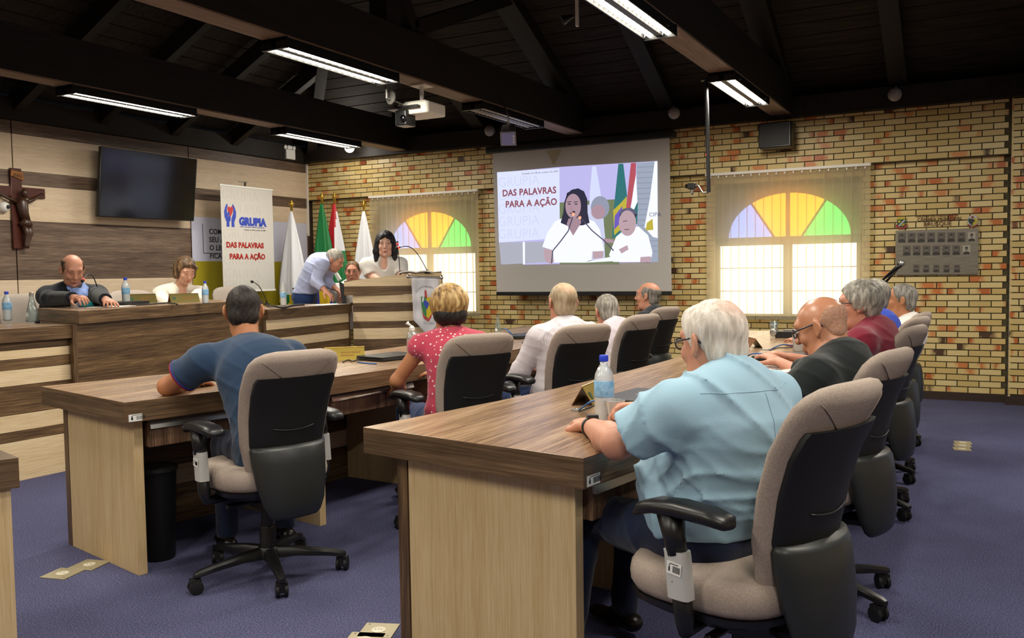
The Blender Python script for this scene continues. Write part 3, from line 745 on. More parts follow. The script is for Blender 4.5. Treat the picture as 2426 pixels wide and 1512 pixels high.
counter('side_counter', 'lower striped counter running from the raised one to the lectern', [(-5.70, 6.0), (-5.77, 6.7), (-5.83, 7.36)], .97, .62,
        [(.882, .78, cx_), (.78, .70, wx_), (.70, .612, cx_), (.612, .43, wx_), (.43, .32, cx_), (.32, .25, wx_), (.25, 0, cx_)])
# lectern with a gently bowed, striped front
le = thing('lectern', 'striped wooden lectern with a bowed front where the woman in white speaks', 'lectern', (-5.45, 7.6, 0))
LL, LR = Vector((-5.80, 7.34)), Vector((-5.06, 7.90)); lv_ = (LR-LL).normalized(); ln = Vector((lv_.y, -lv_.x))   # ln points to the hall
def lfront(off, n=10, l=LL, r=LR, bow=.075):
    return [tuple(l+(r-l)*(i/n)+ln*(bow*sin(pi*i/n)-off)) for i in range(n+1)]
for z1, z0, mt in [(1.06, .976, 'cream_h'), (.976, .885, 'walnut_h'), (.885, .785, 'cream_h'), (.785, .715, 'walnut_h'), (.715, .60, 'cream_h'), (.60, .42, 'walnut_h'), (.42, .32, 'cream_h'), (.32, .25, 'walnut_h'), (.25, 0, 'cream_h')]:
    l = LL if z1 < .98 else LL-lv_*.0
    obj('front_board', MB().prism(lfront(0, l=l)+list(reversed(lfront(.05, l=l))), z0+.001, z1-.001), mt, le)
LU = LL-lv_*.085
obj('front_board', MB().prism(lfront(-.012, l=LU)+list(reversed(lfront(.05, l=LU))), 1.061, 1.149), 'walnut_h', le)
a_ = lfront(-.012, l=LU); b_ = lfront(.05, l=LU); N_ = len(a_)
def ltop(i): return 1.195+.085*min(1, (i/(N_-1))*1.35)**.8
m = MB().rings([[(p[0], p[1], 1.151), (q[0], q[1], 1.151), (q[0], q[1], ltop(i)), (p[0], p[1], ltop(i))] for i, (p, q) in enumerate(zip(a_, b_))])
obj('front_board', m, 'cream_h', le)
m = MB()
for s_, e_ in ((LU, None), (LR, None)):
    p = s_-ln*.03; q = p-ln*.32; w_ = lv_*.012
    zt = 1.18 if s_ is LU else 1.26
    m.add([(v.x, v.y, z) for v in (p-w_, q-w_, q+w_, p+w_) for z in (0.15 if s_ is LU else 0, zt)], [(0, 1, 3, 2), (2, 3, 5, 4), (4, 5, 7, 6), (6, 7, 1, 0), (0, 2, 4, 6), (1, 7, 5, 3)])
obj('side_panels', m, 'walnut_z', le)
c0, c1 = LU+ln*.0, LR+ln*.0
pts = [(c0.x, c0.y, 1.19), (c1.x, c1.y, 1.275), ((c1-ln*.36).x, (c1-ln*.36).y, 1.16), ((c0-ln*.36).x, (c0-ln*.36).y, 1.075)]
obj('reading_board', MB().slab(pts, (0, 0, .02)), 'walnut_h', le)
# ---- beige armchairs behind the counters (only their backs show)
def dais_chair(label):
    t = thing('high_back_chair', label, 'chair', local=True)
    m = MB(); m.rings([sell((0, y, z), a, b, 32, 2.6, bend=bd) for z, a, y, b, bd in [(.48, .17, -.20, .03, .03), (.55, .22, -.215, .035, .05), (.7, .248, -.232, .038, .06), (.84, .252, -.25, .04, .06), (.93, .242, -.268, .04, .045), (.975, .215, -.275, .036, .03), (1.0, .165, -.279, .026, .015), (1.01, .10, -.28, .012, .005)]])
    obj('backrest', m, 'chair_fabric_light', t, smooth=True)
    m = MB(); m.rings([sell((0, .02, z), .25*k, .24*k, 28, 3.2) for z, k in [(.40, .9), (.42, .99), (.46, 1), (.485, .95), (.495, .8)]]); obj('seat', m, 'chair_fabric_light', t, smooth=True)
    for s in (-1, 1):
        m = MB().tube([(s*.27, .12, .65), (s*.275, -.02, .665), (s*.27, -.15, .655)], [.02, .026, .02], 10).tube([(s*.27, -.02, .65), (s*.27, -.02, .42), (s*.18, 0, .40)], .016, 8)
        obj('armrest', m, 'black_plastic', t, smooth=True)
    m = MB().lathe([(.03, .07), (.03, .40)], n=12)
    for k in range(5):
        a = radians(72*k); m.tube([(0, 0, .1), (.28*cos(a), .28*sin(a), .07), (.29*cos(a), .29*sin(a), .03)], [.022, .016, .026], 8)
    obj('star_base', m, 'black_plastic', t, smooth=True)
    return t
dch = [((-6.58, 4.44), 82, 'beige high-back chair behind the man in the dark jacket'), ((-6.78, 5.58), 96, 'empty-looking beige chair just left of the woman in the white jacket'),
       ((-6.95, 6.35), 100, 'beige chair just right of the woman in the white jacket'), ((-7.2, 7.2), 105, 'beige chair whose top shows behind the navy polo man\'s head')]
d0 = None
for (x, y), az, lb in dch:
    if d0 is None: d0 = c = dais_chair(lb); c.location = (x, y, .15); c.rotation_euler = (0, 0, az_rz(az))
    else: c = dup(d0, (x, y, .15), az_rz(az), lb)
    c['group'] = 'beige chairs behind the counters'
# ================================================================== WALL AND CEILING ITEMS
def poly2(m, pts, o, r, u, d0=0., th=.001, mi=0):
    """flat shape: 2-D points on a face (origin o, right r, up u), lifted d0 off it"""
    r = Vector(r); u = Vector(u); n = r.cross(u); o = Vector(o)
    P = [o+r*a+u*b+n*d0 for a, b in pts]; m.slab(P, n*th, mi); return m
def ellp(cx, cy, a, b, n=24, t0=0, t1=2*pi):
    full = abs(t1-t0-2*pi) < 1e-6
    return [(cx+a*cos(t), cy+b*sin(t)) for t in np.linspace(t0, t1, n, endpoint=not full)]
for nme, c in dict(p_white='#e9e8ea', p_grey='#b9b8ba', p_lilac='#c9c6ea', p_black='#1b1b1e', p_skin='#c98f76', p_hairgrey='#9c9a98', p_green='#2f7a4a', p_red='#b5343a', p_blue='#2f46b0',
                   p_yellow='#c9b21e', p_olive='#8c8a2e', p_brown='#5a4638', p_emboss='#c4c2be', p_darktext='#3a3a3e', p_gold='#b59b3a').items(): plain(nme, c, .6)
def lum(name, hexc, e=.55):      # picture elements thrown on the screen by the projector: light
    k = NT(name); k.b.inputs['Base Color'].default_value = (.02, .02, .02, 1); k.b.inputs['Emission Color'].default_value = lin(hexc)
    k.b.inputs['Emission Strength'].default_value = e; k.b.inputs['Roughness'].default_value = .8; k.b.inputs['Specular IOR Level'].default_value = .1; MATS[name] = k.m
for nme, c in dict(l_bg='#b9b4e6', l_banner='#d6dcf6', l_emb='#c8cfec', l_hair='#2c2b40', l_face='#a98c98', l_face2='#b69ba4', l_neck='#a08490', l_white='#eff1ff', l_shade='#c5c9e4', l_text='#8a4a58',
                   l_green='#2f6f72', l_yellow='#b9ab3c', l_flag='#cfd6f5', l_red='#b0505c', l_grey='#8f94a8', l_brick='#98a2b4', l_brick2='#7d8798', l_olive='#6f7a5a', l_mic='#4a4a60',
                   l_tab='#a9aab8', l_lip='#7d5560', l_violet='#6a58b8', l_orange='#ffb38a', l_dark='#5a5a74').items(): lum(nme, c, .95)
# ---- projection screen
ps = thing('projection_screen', 'pull-down projection screen showing the woman speaking at the microphones', 'screen', (-4.1, 9.12, 0))
def SP(x, y, d=0): return WY(x, y, 9.12-d)
tl, tr, br, bl_ = SP(1167, 363), SP(1586, 327), SP(1591, 690), SP(1177, 697)
obj('screen_sheet', MB().slab([bl_, br, tr, tl], (0, .004, 0)), 'screen_vinyl', ps)
obj('case', MB().box(tl.x-.07, tr.x+.06, 9.07, 9.18, tl.z-.005, tl.z+.07), 'black_plastic', ps, bevel=.008)
obj('bottom_bar', MB().box(bl_.x-.0, br.x+.0, 9.105, 9.14, br.z-.045, br.z+.0), 'black_plastic', ps, bevel=.005)
# picture on the screen: coordinates of the photograph's 600x500 crop mapped to the sheet
def Z3(px, py): p = SP(1100+px/3.0233, 300+py/3.024, .0); return (p.x, p.z)
def pic(name, pts, mat, lay, raw=False, par=None):
    P = pts if raw else [Z3(*q) for q in pts]
    m = MB().slab([(x, 9.118-.0012*lay, z) for x, z in P], (0, -.0008, 0)); return obj(name, m, mat, par or ps)
def pe(cx, cy, a, b, n=20, t0=0, t1=2*pi): return ellp(cx, cy, a, b, n, t0, t1)
picn = obj('projected_picture', MB().slab([(x, 9.118, z) for x, z in [Z3(248, 832), Z3(430, 990), Z3(1388, 970), Z3(1383, 247), Z3(680, 290), Z3(236, 330)]], (0, -.0008, 0)), 'l_bg', ps)
def pc(nm, pts, mat, lay): return pic(nm, pts, mat, lay, par=picn)
pc('picture_table', [(250, 832), (690, 820), (690, 968), (265, 990)], 'l_tab', 1)
pc('picture_olive', [(684, 545), (900, 530), (1110, 520), (1110, 985), (684, 985)], 'l_olive', 1)
pc('picture_banner', [(236, 328), (682, 298), (686, 800), (250, 830)], 'l_banner', 2)
pc('picture_pole', [(420, 826), (436, 826), (436, 988), (422, 988)], 'l_white', 3)
pc('picture_brick_wall', [(1235, 262), (1385, 250), (1388, 970), (1240, 970)], 'l_brick', 1)
for j in range(17):
    y = 290+j*38; pc('picture_joint', [(1237, y), (1386, y-6), (1386, y-2), (1237, y+4)], 'l_brick2', 2)
pc('picture_flag', [(918, 285), (945, 285), (985, 520), (1010, 800), (890, 800), (900, 480)], 'l_flag', 3)
pc('picture_flag', [(1105, 268), (1140, 266), (1168, 500), (1130, 780), (1060, 800), (1075, 560)], 'l_green', 3)
pc('picture_flag', [(1125, 545), (1165, 500), (1160, 620), (1120, 740), (1075, 780), (1068, 600)], 'l_yellow', 4)
pc('picture_flag', [(1110, 600), (1135, 570), (1120, 690), (1075, 740), (1080, 640)], 'l_violet', 5)
pc('picture_flag', [(1195, 262), (1232, 260), (1228, 400), (1190, 585), (1160, 590), (1180, 400)], 'l_red', 4)
pc('picture_flag', [(1232, 340), (1242, 540), (1215, 600), (1195, 580), (1218, 420)], 'l_white', 5)
pc('picture_flag', [(1215, 560), (1245, 540), (1240, 700), (1150, 700), (1160, 610)], 'l_green', 4)
pc('picture_flag', [(1365, 250), (1384, 248), (1387, 800), (1350, 790), (1292, 720), (1330, 520)], 'l_white', 4)
pc('picture_emblem', [(1310, 690), (1350, 660), (1356, 740), (1300, 745)], 'l_yellow', 5)
# bending man behind
pc('picture_man', pe(975, 580, 66, 82), 'l_grey', 6); pc('picture_man', pe(962, 612, 50, 52), 'l_face', 7); pc('picture_man', [(885, 560), (925, 560), (1000, 660), (1010, 960), (880, 960)], 'l_shade', 5)
pc('picture_man', [(1000, 800), (1070, 810), (1075, 835), (1000, 830)], 'l_face', 6)
# seated man
pc('picture_seated_man', [(1090, 790), (1150, 740), (1250, 715), (1320, 780), (1350, 900), (1345, 935), (1280, 970), (1070, 970), (1040, 920)], 'l_white', 8)
pc('picture_seated_man', pe(1172, 692, 62, 92), 'l_face2', 9); pc('picture_seated_man', pe(1178, 625, 62, 42, 16, 0, pi)[::-1]+[(1116, 640)], 'l_hair', 8)
pc('picture_seated_man', pe(1176, 618, 60, 34), 'l_dark', 8); pc('picture_seated_man', [(1140, 676), (1170, 672), (1170, 679), (1140, 683)], 'l_lip', 10); pc('picture_seated_man', [(1150, 735), (1185, 733), (1185, 740), (1150, 742)], 'l_lip', 10)
pc('picture_seated_man', [(1110, 880), (1170, 850), (1180, 880), (1130, 910)], 'l_face2', 10)
pc('picture_seated_man', [(1265, 935), (1340, 930), (1338, 970), (1262, 972)], 'l_face2', 9)
# the speaker
pc('picture_woman', [(655, 680), (710, 655), (760, 660), (880, 660), (935, 680), (975, 740), (1005, 890), (920, 895), (915, 955), (880, 968), (640, 975), (635, 885), (563, 862), (600, 760)], 'l_white', 12)
pc('picture_woman', [(578, 872), (636, 888), (650, 968), (625, 985), (590, 970), (573, 920)], 'l_face2', 12); pc('picture_woman', [(925, 895), (1000, 892), (1000, 940), (925, 948)], 'l_face2', 12)
pc('picture_hair', [(735, 500), (770, 455), (820, 443), (862, 465), (885, 520), (888, 620), (902, 690), (855, 708), (745, 712), (695, 690), (715, 610), (722, 540)], 'l_hair', 13)
pc('picture_neck', [(752, 660), (835, 650), (842, 690), (785, 782), (738, 700)], 'l_neck', 14)
pc('picture_face', pe(785, 570, 56, 88), 'l_face', 15)
pc('picture_hair', [(728, 560), (742, 500), (800, 462), (850, 500), (842, 600), (858, 520), (845, 470), (790, 448), (740, 478)], 'l_hair', 16)
for x in (758, 806): pc('picture_eye', pe(x, 556, 12, 4, 10), 'l_hair', 16); pc('picture_brow', [(x-16, 540), (x+14, 536), (x+14, 541), (x-16, 545)], 'l_hair', 16)
pc('picture_mouth', pe(780, 622, 20, 6, 12), 'l_lip', 16); pc('picture_nose', [(776, 565), (782, 598), (768, 598)], 'l_neck', 16)
pc('picture_papers', [(665, 975), (700, 925), (880, 970), (1078, 928), (1072, 965), (880, 975)], 'l_white', 17)
def picline(pts, w, mat, lay):
    for a, b in zip(pts[:-1], pts[1:]):
        d = Vector((b[0]-a[0], b[1]-a[1])).normalized()*w; pc('picture_microphone', [(a[0]-d.y, a[1]+d.x), (b[0]-d.y, b[1]+d.x), (b[0]+d.y, b[1]-d.x), (a[0]+d.y, a[1]-d.x)], mat, lay)
picline([(632, 980), (640, 890), (690, 830), (750, 750), (782, 650)], 4, 'l_mic', 18); picline([(1075, 890), (1010, 820), (920, 745), (850, 665)], 4, 'l_mic', 18)
for x, y in ((788, 628), (834, 652)): pc('picture_microphone', pe(x, y, 11, 14, 12), 'l_orange', 19); pc('picture_microphone', pe(x+2, y-14, 11, 9, 10), 'l_hair', 19)
sr = (SP(1586, 500)-SP(1167, 514)); 
def ptext(body, px, py, h, mat, lay, sx=1, bold=0, name='picture_lettering'):
    x, z = Z3(px, py); return text(name, body, mat, (x, 9.118-.0012*lay, z), (1, 0, .0), (0, 0, 1), h, ps, .0002, bold=bold, sx=sx)
ptext('DAS PALAVRAS', 275, 500, .105, 'l_text', 4, .93, .003); ptext('PARA A AÇÃO', 297, 580, .105, 'l_text', 4, .93, .003)
for y in (435, 530, 625, 715, 805): ptext('GRUPIA', 245, y, .16, 'l_emb', 3, .93, -.002)
ptext('Fundado em 08 de outubro de 2001', 415, 345, .03, 'l_dark', 4)
ptext('CIPA', 1325, 645, .06, 'l_dark', 6)
pic('corner_glare', [(590, 175), (695, 165), (640, 275)], plain('glare_tan', '#a3987c', .7), 2)
# ---- wall television
tv = thing('wall_television', 'black wall television, switched off, between the crucifix and the white banner', 'television', (-7.9, 6.7, 0))
a, b, c, d = WX(232, 513, -7.85), WX(460, 524, -7.85), WX(468, 377, -7.78), WX(240, 346, -7.78)
obj('body', MB().slab([a, b, c, d], (-.045, 0, 0)), 'black_plastic', tv, bevel=.006)
k = plain('tv_glass', '#07080c', .12, spec=.6)
def ins(P, f): cc = (P[0]+P[1]+P[2]+P[3])/4; return [p+(cc-p)*f for p in P]
obj('screen_glass', MB().slab([p+Vector((.001, 0, 0)) for p in ins([a, b, c, d], .025)], (.001, 0, 0)), 'tv_glass', tv)
obj('bracket', MB().box(-8.01, -7.88, 6.55, 6.85, 2.15, 2.4), 'black_matte', tv)
# ---- crucifix
plain('cross_wood', '#4a1f14', .35); plain('corpus', '#3c2418', .35); 
cr = thing('crucifix', 'dark reddish wooden crucifix on the cream panelling left of the television', 'crucifix', (-8.0, 5.2, 1.5))
CXY = 5.17
obj('upright', MB().box(XL+.005, XL+.03, CXY-.055, CXY+.055, 1.56, 2.31), 'cross_wood', cr, bevel=.006)
obj('crossbar', MB().box(XL+.006, XL+.029, 4.86, 5.455, 2.045, 2.14), 'cross_wood', cr, bevel=.006)
obj('title_plate', MB().slab([(XL+.032, CXY-.06, 2.24), (XL+.032, CXY+.07, 2.20), (XL+.032, CXY+.06, 2.275), (XL+.032, CXY-.05, 2.29)], (.008, 0, 0)), 'brass_dark' if 'brass_dark' in MATS else plain('brass_dark', '#8a5a2c', .45, .5), cr)
text('title_lettering', 'INRI', 'cross_wood', (XL+.042, CXY-.035, 2.232), (0, 1, -.1), (0, 0, 1), .045, cr)
m = MB(); y0 = CXY+.02; x0 = XL+.06
m.ell((x0+.02, y0+.02, 2.08), .032, .03, .042); m.tube([(x0, y0, 2.05), (x0+.005, y0, 2.0), (x0, y0+.015, 1.9), (x0, y0+.03, 1.83)], [.02, .055, .045, .045], 12)
m.tube([(x0-.01, y0, 1.83), (x0, y0+.035, 1.80), (x0, y0+.05, 1.77)], [.05, .055, .05], 12)
for s in (-1, 1):
    m.tube([(x0, y0+s*.045, 1.995), (x0-.01, y0+s*.13, 2.03), (x0-.025, y0+s*.21, 2.075), (x0-.03, y0+s*.235, 2.085)], [.02, .016, .012, .015], 8)
    m.tube([(x0, y0+.04+s*.02, 1.80), (x0+.03, y0+.04+s*.015, 1.70), (x0, y0+.03+s*.008, 1.60), (x0+.015, y0+.03+s*.008, 1.57)], [.032, .026, .016, .013], 10)
obj('figure', m, 'corpus', cr, smooth=True)
# ---- camera dome by the crucifix
t = thing('security_camera', 'small white dome camera on the panelling at the left edge below the crucifix arm', 'camera', (-7.98, 5.0, 1.94))
obj('dome', MB().lathe([(.05, 0), (.05, .03), (.042, .055), (.02, .07), (.004, .074)], WX(5, 491, XL), 18, axis=(1, 0, 0)), 'white_plastic', t, smooth=True)
obj('lens', MB().lathe([(.018, 0), (.018, .012), (.004, .014)], WX(5, 491, XL)+Vector((.065, .01, .0)), 12, axis=(1, .2, 0)), 'black_plastic', t, smooth=True)
# ---- poster on the wall
pt = thing('wall_poster', 'white and yellow poster on the panelling behind the roll-up banner', 'poster', (XL, 8.3, 1.0))
PX = XL+.002
def PP(x, y): p = WX(x, y, PX+.004); return (p.y, p.z)
ya, yb = 7.245, 9.20; zt, zm, zb = 1.965, 1.455, .75
obj('white_sheet', MB().box(PX, PX+.004, ya, yb, zm, zt), plain('poster_white', '#c9cbe0', .5), pt)
obj('yellow_sheet', MB().box(PX, PX+.004, ya, yb, zb, zm), plain('poster_yellow', '#a89a22', .5), pt)
for i, s in enumerate(['COM O', 'SEU APOIO', 'O LEGISLATIVO', 'FICA MAIS']): text('poster_lettering', s, 'p_darktext', (PX+.006, 7.50, 1.775-i*.095), (0, 1, 0), (0, 0, 1), .085, pt, bold=.002)
m = MB(); fr = [(7.41, 1.52), (7.41, 1.90)]
m.box(PX+.004, PX+.006, 7.405, 7.412, 1.55, 1.89).box(PX+.004, PX+.006, 7.405, 7.9, 1.545, 1.552)
obj('poster_outline', m, 'p_darktext', pt)
# ---- roll-up banner on its stand
bn = thing('rollup_banner', 'tall white banner with blue hands logo and red slogan on a thin stand', 'banner', (-7.72, 8.15, .15))
BXp = -7.70
def BP(x, y): p = WX(x, y, BXp); return p
q = [BP(529, 690), BP(648, 691), BP(648, 451), BP(522, 438)]
y0, y1 = q[3].y+.01, q[2].y; z0, z1 = q[0].z, q[3].z-.0
y0 = (q[0].y+q[3].y)/2; y1 = (q[1].y+q[2].y)/2
obj('cloth', MB().box(BXp-.003, BXp, y0, y1, z0, z1), plain('banner_vinyl', '#c9c6c0', .5), bn)
for z in (z0-.008, z1): obj('rail', MB().box(BXp-.008, BXp+.006, y0-.012, y1+.012, z-.008, z+.012), 'white_plastic', bn, bevel=.002)
m = MB().tube([(BXp-.03, (y0+y1)/2, .16), (BXp-.03, (y0+y1)/2, z1+.06)], .012, 8).tube([(BXp-.03, (y0+y1)/2-.1, z1+.065), (BXp-.03, (y0+y1)/2+.03, z1+.065)], .006, 6)
for s in (-1, 0, 1): m.tube([(BXp-.03, (y0+y1)/2, .3), (BXp+(.2 if s == 0 else -.1), (y0+y1)/2+s*.3, .165)], .01, 6)
obj('stand', m, 'alu', bn, smooth=True)
BO = (BXp+.0005, y0, z0); BW = y1-y0; BH_ = z1-z0
def b2(px, py): return (BO[0], y0+BW*px, z0+BH_*py)     # fractions of the banner
R_, U_ = (0, 1, 0), (0, 0, 1)
for i, f in enumerate((.87, .74, .50, .38, .25, .12, .01)):
    if i == 1: text('embossed_lettering', 'UPIA', 'p_emboss', b2(.34, f), R_, U_, .17, bn, bold=-.004, sx=.95)
    else: text('embossed_lettering', 'GRUPIA', 'p_emboss', b2(.02, f), R_, U_, .17, bn, bold=-.004, sx=.95)
text('title_lettering', 'GRUPIA', 'p_blue', (BO[0]+.001, y0+BW*.33, z0+BH_*.635), R_, U_, .122, bn, bold=.009, sx=.98)
text('small_lettering', 'Grupo de proteção à infância e adolescência', 'p_blue', (BO[0]+.001, y0+BW*.34, z0+BH_*.612), R_, U_, .021, bn)
text('small_lettering', 'Fundado em 08 de outubro de 2001', 'p_darktext', (BO[0]+.001, y0+BW*.42, z0+BH_*.583), R_, U_, .023, bn)
text('slogan_lettering', 'DAS PALAVRAS', 'red_dark', (BO[0]+.001, y0+BW*.075, z0+BH_*.415), R_, U_, .086, bn, bold=.0045, sx=.98)
text('slogan_lettering', 'PARA A AÇÃO', 'red_dark', (BO[0]+.001, y0+BW*.13, z0+BH_*.305), R_, U_, .086, bn, bold=.0045, sx=.98)
def bshape(nm, pts, mat, d): poly = MB(); poly2(poly, [(a*BW, b*BH_) for a, b in pts], BO, R_, U_, d, .0008); obj(nm, poly, mat, bn)
for sgn, cx0 in ((1, .13), (-1, .13)):
    base = [(.0, -.045), (.055, -.045), (.05, .0), (.085, .05), (.09, .10), (.065, .145), (.035, .175), (.02, .165), (.04, .12), (.035, .085), (.0, .03)]
    off_ = [(.145-.10*1+ (a if 0 else 0), b) for a, b in base]
    pts = [(.165+sgn*(.02+a), .655+b) for a, b in base]
    if sgn < 0: pts = pts[::-1]
    bshape('hands_logo', pts, 'p_blue', .001)
bshape('heart_logo', [(.165, .70), (.205, .745), (.225, .785), (.21, .805), (.185, .805), (.168, .79), (.15, .805), (.125, .80), (.115, .78), (.13, .74)], 'p_red', .002)
bshape('hands_logo', pe(.135, .735, .018, .018, 14), 'p_blue', .003); bshape('hands_logo', pe(.15, .69, .02, .03, 14), 'p_blue', .003)
# ---- emergency light on top of the panelling
t = thing('emergency_light', 'white emergency light box with round lamps on top of the panelling in the corner', 'light', (-8, 8.85, 2.76))
obj('box', MB().box(-8.0, -7.93, 8.76, 8.93, 2.775, 2.90), 'white_plastic', t, bevel=.008)
for i in range(4):
    obj('lamp_head', MB().lathe([(.004, -.02), (.024, -.015), (.028, .01), (.02, .016), (.004, .018)], (-7.955+.01*(i % 2), 8.765+i*.05, 2.925), 14, axis=(1, .0, -.1)), 'white_plastic', t, smooth=True)
# ---- globes under the ceiling
plain('globe_glass', '#8d8784', .35); emit('globe_on', '#fff3dc', 7)
for i, (px, py, lb) in enumerate([(828, 350, 'lit white globe lamp in the corner over the panelling'), (1160, 310, 'unlit white globe beside the small silver spotlight'), (1597, 268, 'unlit white globe above the right end of the projection screen'), (2120, 224, 'unlit white globe over the right-hand part of the brick wall')]):
    p = WY(px, py, 8.95); t = thing('globe_lamp', lb, 'lamp', (p.x, p.y, p.z), 0, 'white globe lamps along the brick wall')
    obj('globe', MB().ell(p, .062, .062, .062, 18, 12), 'globe_on' if i == 0 else 'globe_glass', t, smooth=True)
    obj('stem', MB().tube([(p.x, p.y+.17, p.z+.05), (p.x, p.y+.03, p.z+.06), (p.x, p.y, p.z+.055)], .012, 8).lathe([(.03, 0), (.03, .02)], (p.x, p.y, p.z+.05), 12), 'black_plastic', t, smooth='auto')
    if i == 0:
        a = bpy.data.lights.new('globe_glow', 'POINT'); a.energy = 9; a.shadow_soft_size = .05; a.color = (1, .93, .84); ao = bpy.data.objects.new('globe_glow', a); COL.objects.link(ao); ao.parent = t; ao.location = (.0, -.12, -.02)
# ---- black speaker under the ceiling
t = thing('loudspeaker', 'black loudspeaker high on the brick wall between the two rear windows lamps', 'speaker', (-1.9, 9.15, 2.6))
t['label'] = 'black box loudspeaker high on the brick wall above the right window'
p = WY(1803, 297, 9.1); q_ = WY(1880, 350, 9.1)
obj('cabinet', MB().box(p.x, q_.x, 8.98, 9.2, q_.z, p.z), 'black_plastic', t, bevel=.012)
obj('grille', MB().box(p.x+.02, q_.x-.02, 8.972, 8.98, q_.z+.02, p.z-.02), 'black_matte', t)
# ---- portraits plaque, the two emblems, the metal letters
def K(px, py, d=0): p = WY(px, py, 9.31-d); return p
pl = thing('portrait_plaque', 'brushed steel plaque with three rows of small portraits on the brick wall', 'plaque', (-.4, 9.31, 1.4))
k = NT('brushed_steel'); v = k.coord('Object', (2, 1, 60)); f = k.noise(v, 4, 3); k.l(k.ramp(f, [(.3, lin('#6b665c')), (.7, lin('#8d877a'))]), k.b.inputs['Base Color']); k.b.inputs['Metallic'].default_value = .6; k.b.inputs['Roughness'].default_value = .38; MATS['brushed_steel'] = k.m
p, q = K(2122, 548), K(2318, 652)
obj('plate', MB().box(-.772, -.066, 9.306, 9.314, 1.19, 1.617), 'brushed_steel', pl, bevel=.001)
def PZ(zx, zy): pp = WY(2100+zx/8.4, 490+zy/8.4, 9.306); return pp.x, pp.z
plain('print_dark', '#2a2622', .5); plain('print_mid', '#585149', .5); plain('print_face', '#6f6459', .5); plain('print_pale', '#a39c8c', .5)
rowsP = [[(x, 610, 75, 95) for x in (308, 502, 694, 890, 1092, 1290, 1493, 1697)], [(x, 870, 75, 95) for x in (406, 602, 797, 992, 1190, 1390, 1594)], [(x, 1230, 60, 75) for x in (594, 790, 992, 1197, 1404)]]
for ri, row in enumerate(rowsP):
    for ci, (zx, zy, w, h) in enumerate(row):
        zy -= (zx-1000)*.012 if ri < 2 else 0
        pale = (ri, ci) in ((0, 7), (1, 6)); fm = 'print_pale' if pale else 'print_face'
        x0, zt = PZ(zx-w, zy-h); x1, zb = PZ(zx+w, zy+h); fr = obj('portrait', MB().box(x0, x1, 9.3045, 9.3058, zb, zt), 'print_mid' if not pale else 'print_pale', pl)
        cx, cz = (x0+x1)/2, (zb+zt)/2; W_, H_ = x1-x0, zt-zb
        m = MB(); O = (0, 9.3045, 0)
        poly2(m, ellp(cx, cz+H_*.12, W_*.17, H_*.19, 14), O, (1, 0, 0), (0, 0, 1), .0004, .0003, 0)
        poly2(m, [(cx-W_*.46, zb+H_*.04), (cx+W_*.46, zb+H_*.04), (cx+W_*.42, zb+H_*.26), (cx+W_*.15, zb+H_*.36), (cx-W_*.15, zb+H_*.36), (cx-W_*.42, zb+H_*.26)], O, (1, 0, 0), (0, 0, 1), .0002, .0003, 1)
        poly2(m, ellp(cx, cz+H_*.24, W_*.18, H_*.12, 12), O, (1, 0, 0), (0, 0, 1), .0008, .0003, 1)
        obj('sitter', m, [fm if not pale else 'print_face', 'print_dark'], fr)
plain('em_green', '#1d4a30', .4); plain('em_yellow', '#b8a51e', .4); plain('em_red', '#8a2a20', .45); plain('em_black', '#1c1c1c', .4)
def emblem(label, zx, zy, kind):
    x, z = PZ(zx, zy); s = .001*9.35/2.1/8.4*1.0*.98
    s = abs(PZ(zx+100, zy)[0]-x)/100
    t = thing('coat_of_arms', label, 'emblem', (x, 9.31, z))
    def sh(nm, pts, mat, d): mm = MB(); poly2(mm, [(x+a*s, z-b*s) for a, b in pts][::-1], (0, 9.314, 0), (1, 0, 0), (0, 0, 1), d, .004); obj(nm, mm, mat, t)
    if kind == 0:
        sh('ribbon', [(-115, 30), (-90, 20), (-40, 70), (40, 70), (90, 20), (115, 30), (100, 100), (60, 125), (-60, 125), (-100, 100)], 'em_red', .0)
        sh('shield', [(-85, -80), (85, -80), (82, 20), (50, 70), (0, 90), (-50, 70), (-82, 20)], 'em_green', .004)
        sh('crown', [(-75, -80), (-82, -130), (-50, -112), (-40, -145), (-15, -115), (0, -150), (18, -115), (42, -145), (55, -112), (78, -130), (72, -80)], 'em_yellow', .006)
        sh('band', [(-60, 55), (60, -75), (80, -60), (-35, 72)], 'p_grey', .009); sh('badge', pe(-40, -35, 26, 26, 16)[::-1], 'em_yellow', .009); sh('badge', [(-5, 60), (45, 5), (75, 20), (30, 65)], 'em_yellow', .009)
    else:
        sh('backing', pe(0, -5, 108, 130, 24)[::-1], 'p_grey', .0)
        sh('shield', [(-95, -60), (0, -50), (0, 110), (-60, 60), (-90, 0)], 'em_green', .004); sh('shield', [(0, -50), (95, -60), (95, 20), (60, 70), (0, 110)], 'em_yellow', .004)
        sh('figure', [(-80, -50), (20, -40), (40, -10), (10, 30), (-15, 60), (-60, 20)], 'em_black', .008); sh('cap', pe(-8, -88, 24, 26, 14)[::-1], 'em_red', .008)
        sh('ribbon', [(-110, 60), (-60, 80), (0, 122), (60, 90), (108, 60), (100, 95), (0, 148), (-95, 95)], 'em_red', .009)
emblem('green shield emblem with a yellow crown above the left end of the plaque', 298, 325, 0)
emblem('round-topped emblem with a yellow and green shield above the right end of the plaque', 1718, 285, 1)
def wl_text(body, zx, zy, size, lab, sx):
    x, z = PZ(zx, zy); o = text('metal_lettering', body, 'brushed_copper' if 'brushed_copper' in MATS else plain('brushed_copper', '#6e4a2e', .4, .5), (x, 9.322, z), (1, 0, .0), (0, 0, 1), size, None, .003, sx=sx)
    tag(o, lab, 'lettering')
wl_text('GALERIA DE PRESIDENTES', 570, 208, .030, 'smallest, topmost line of metal letters above the plaque', 1.0)
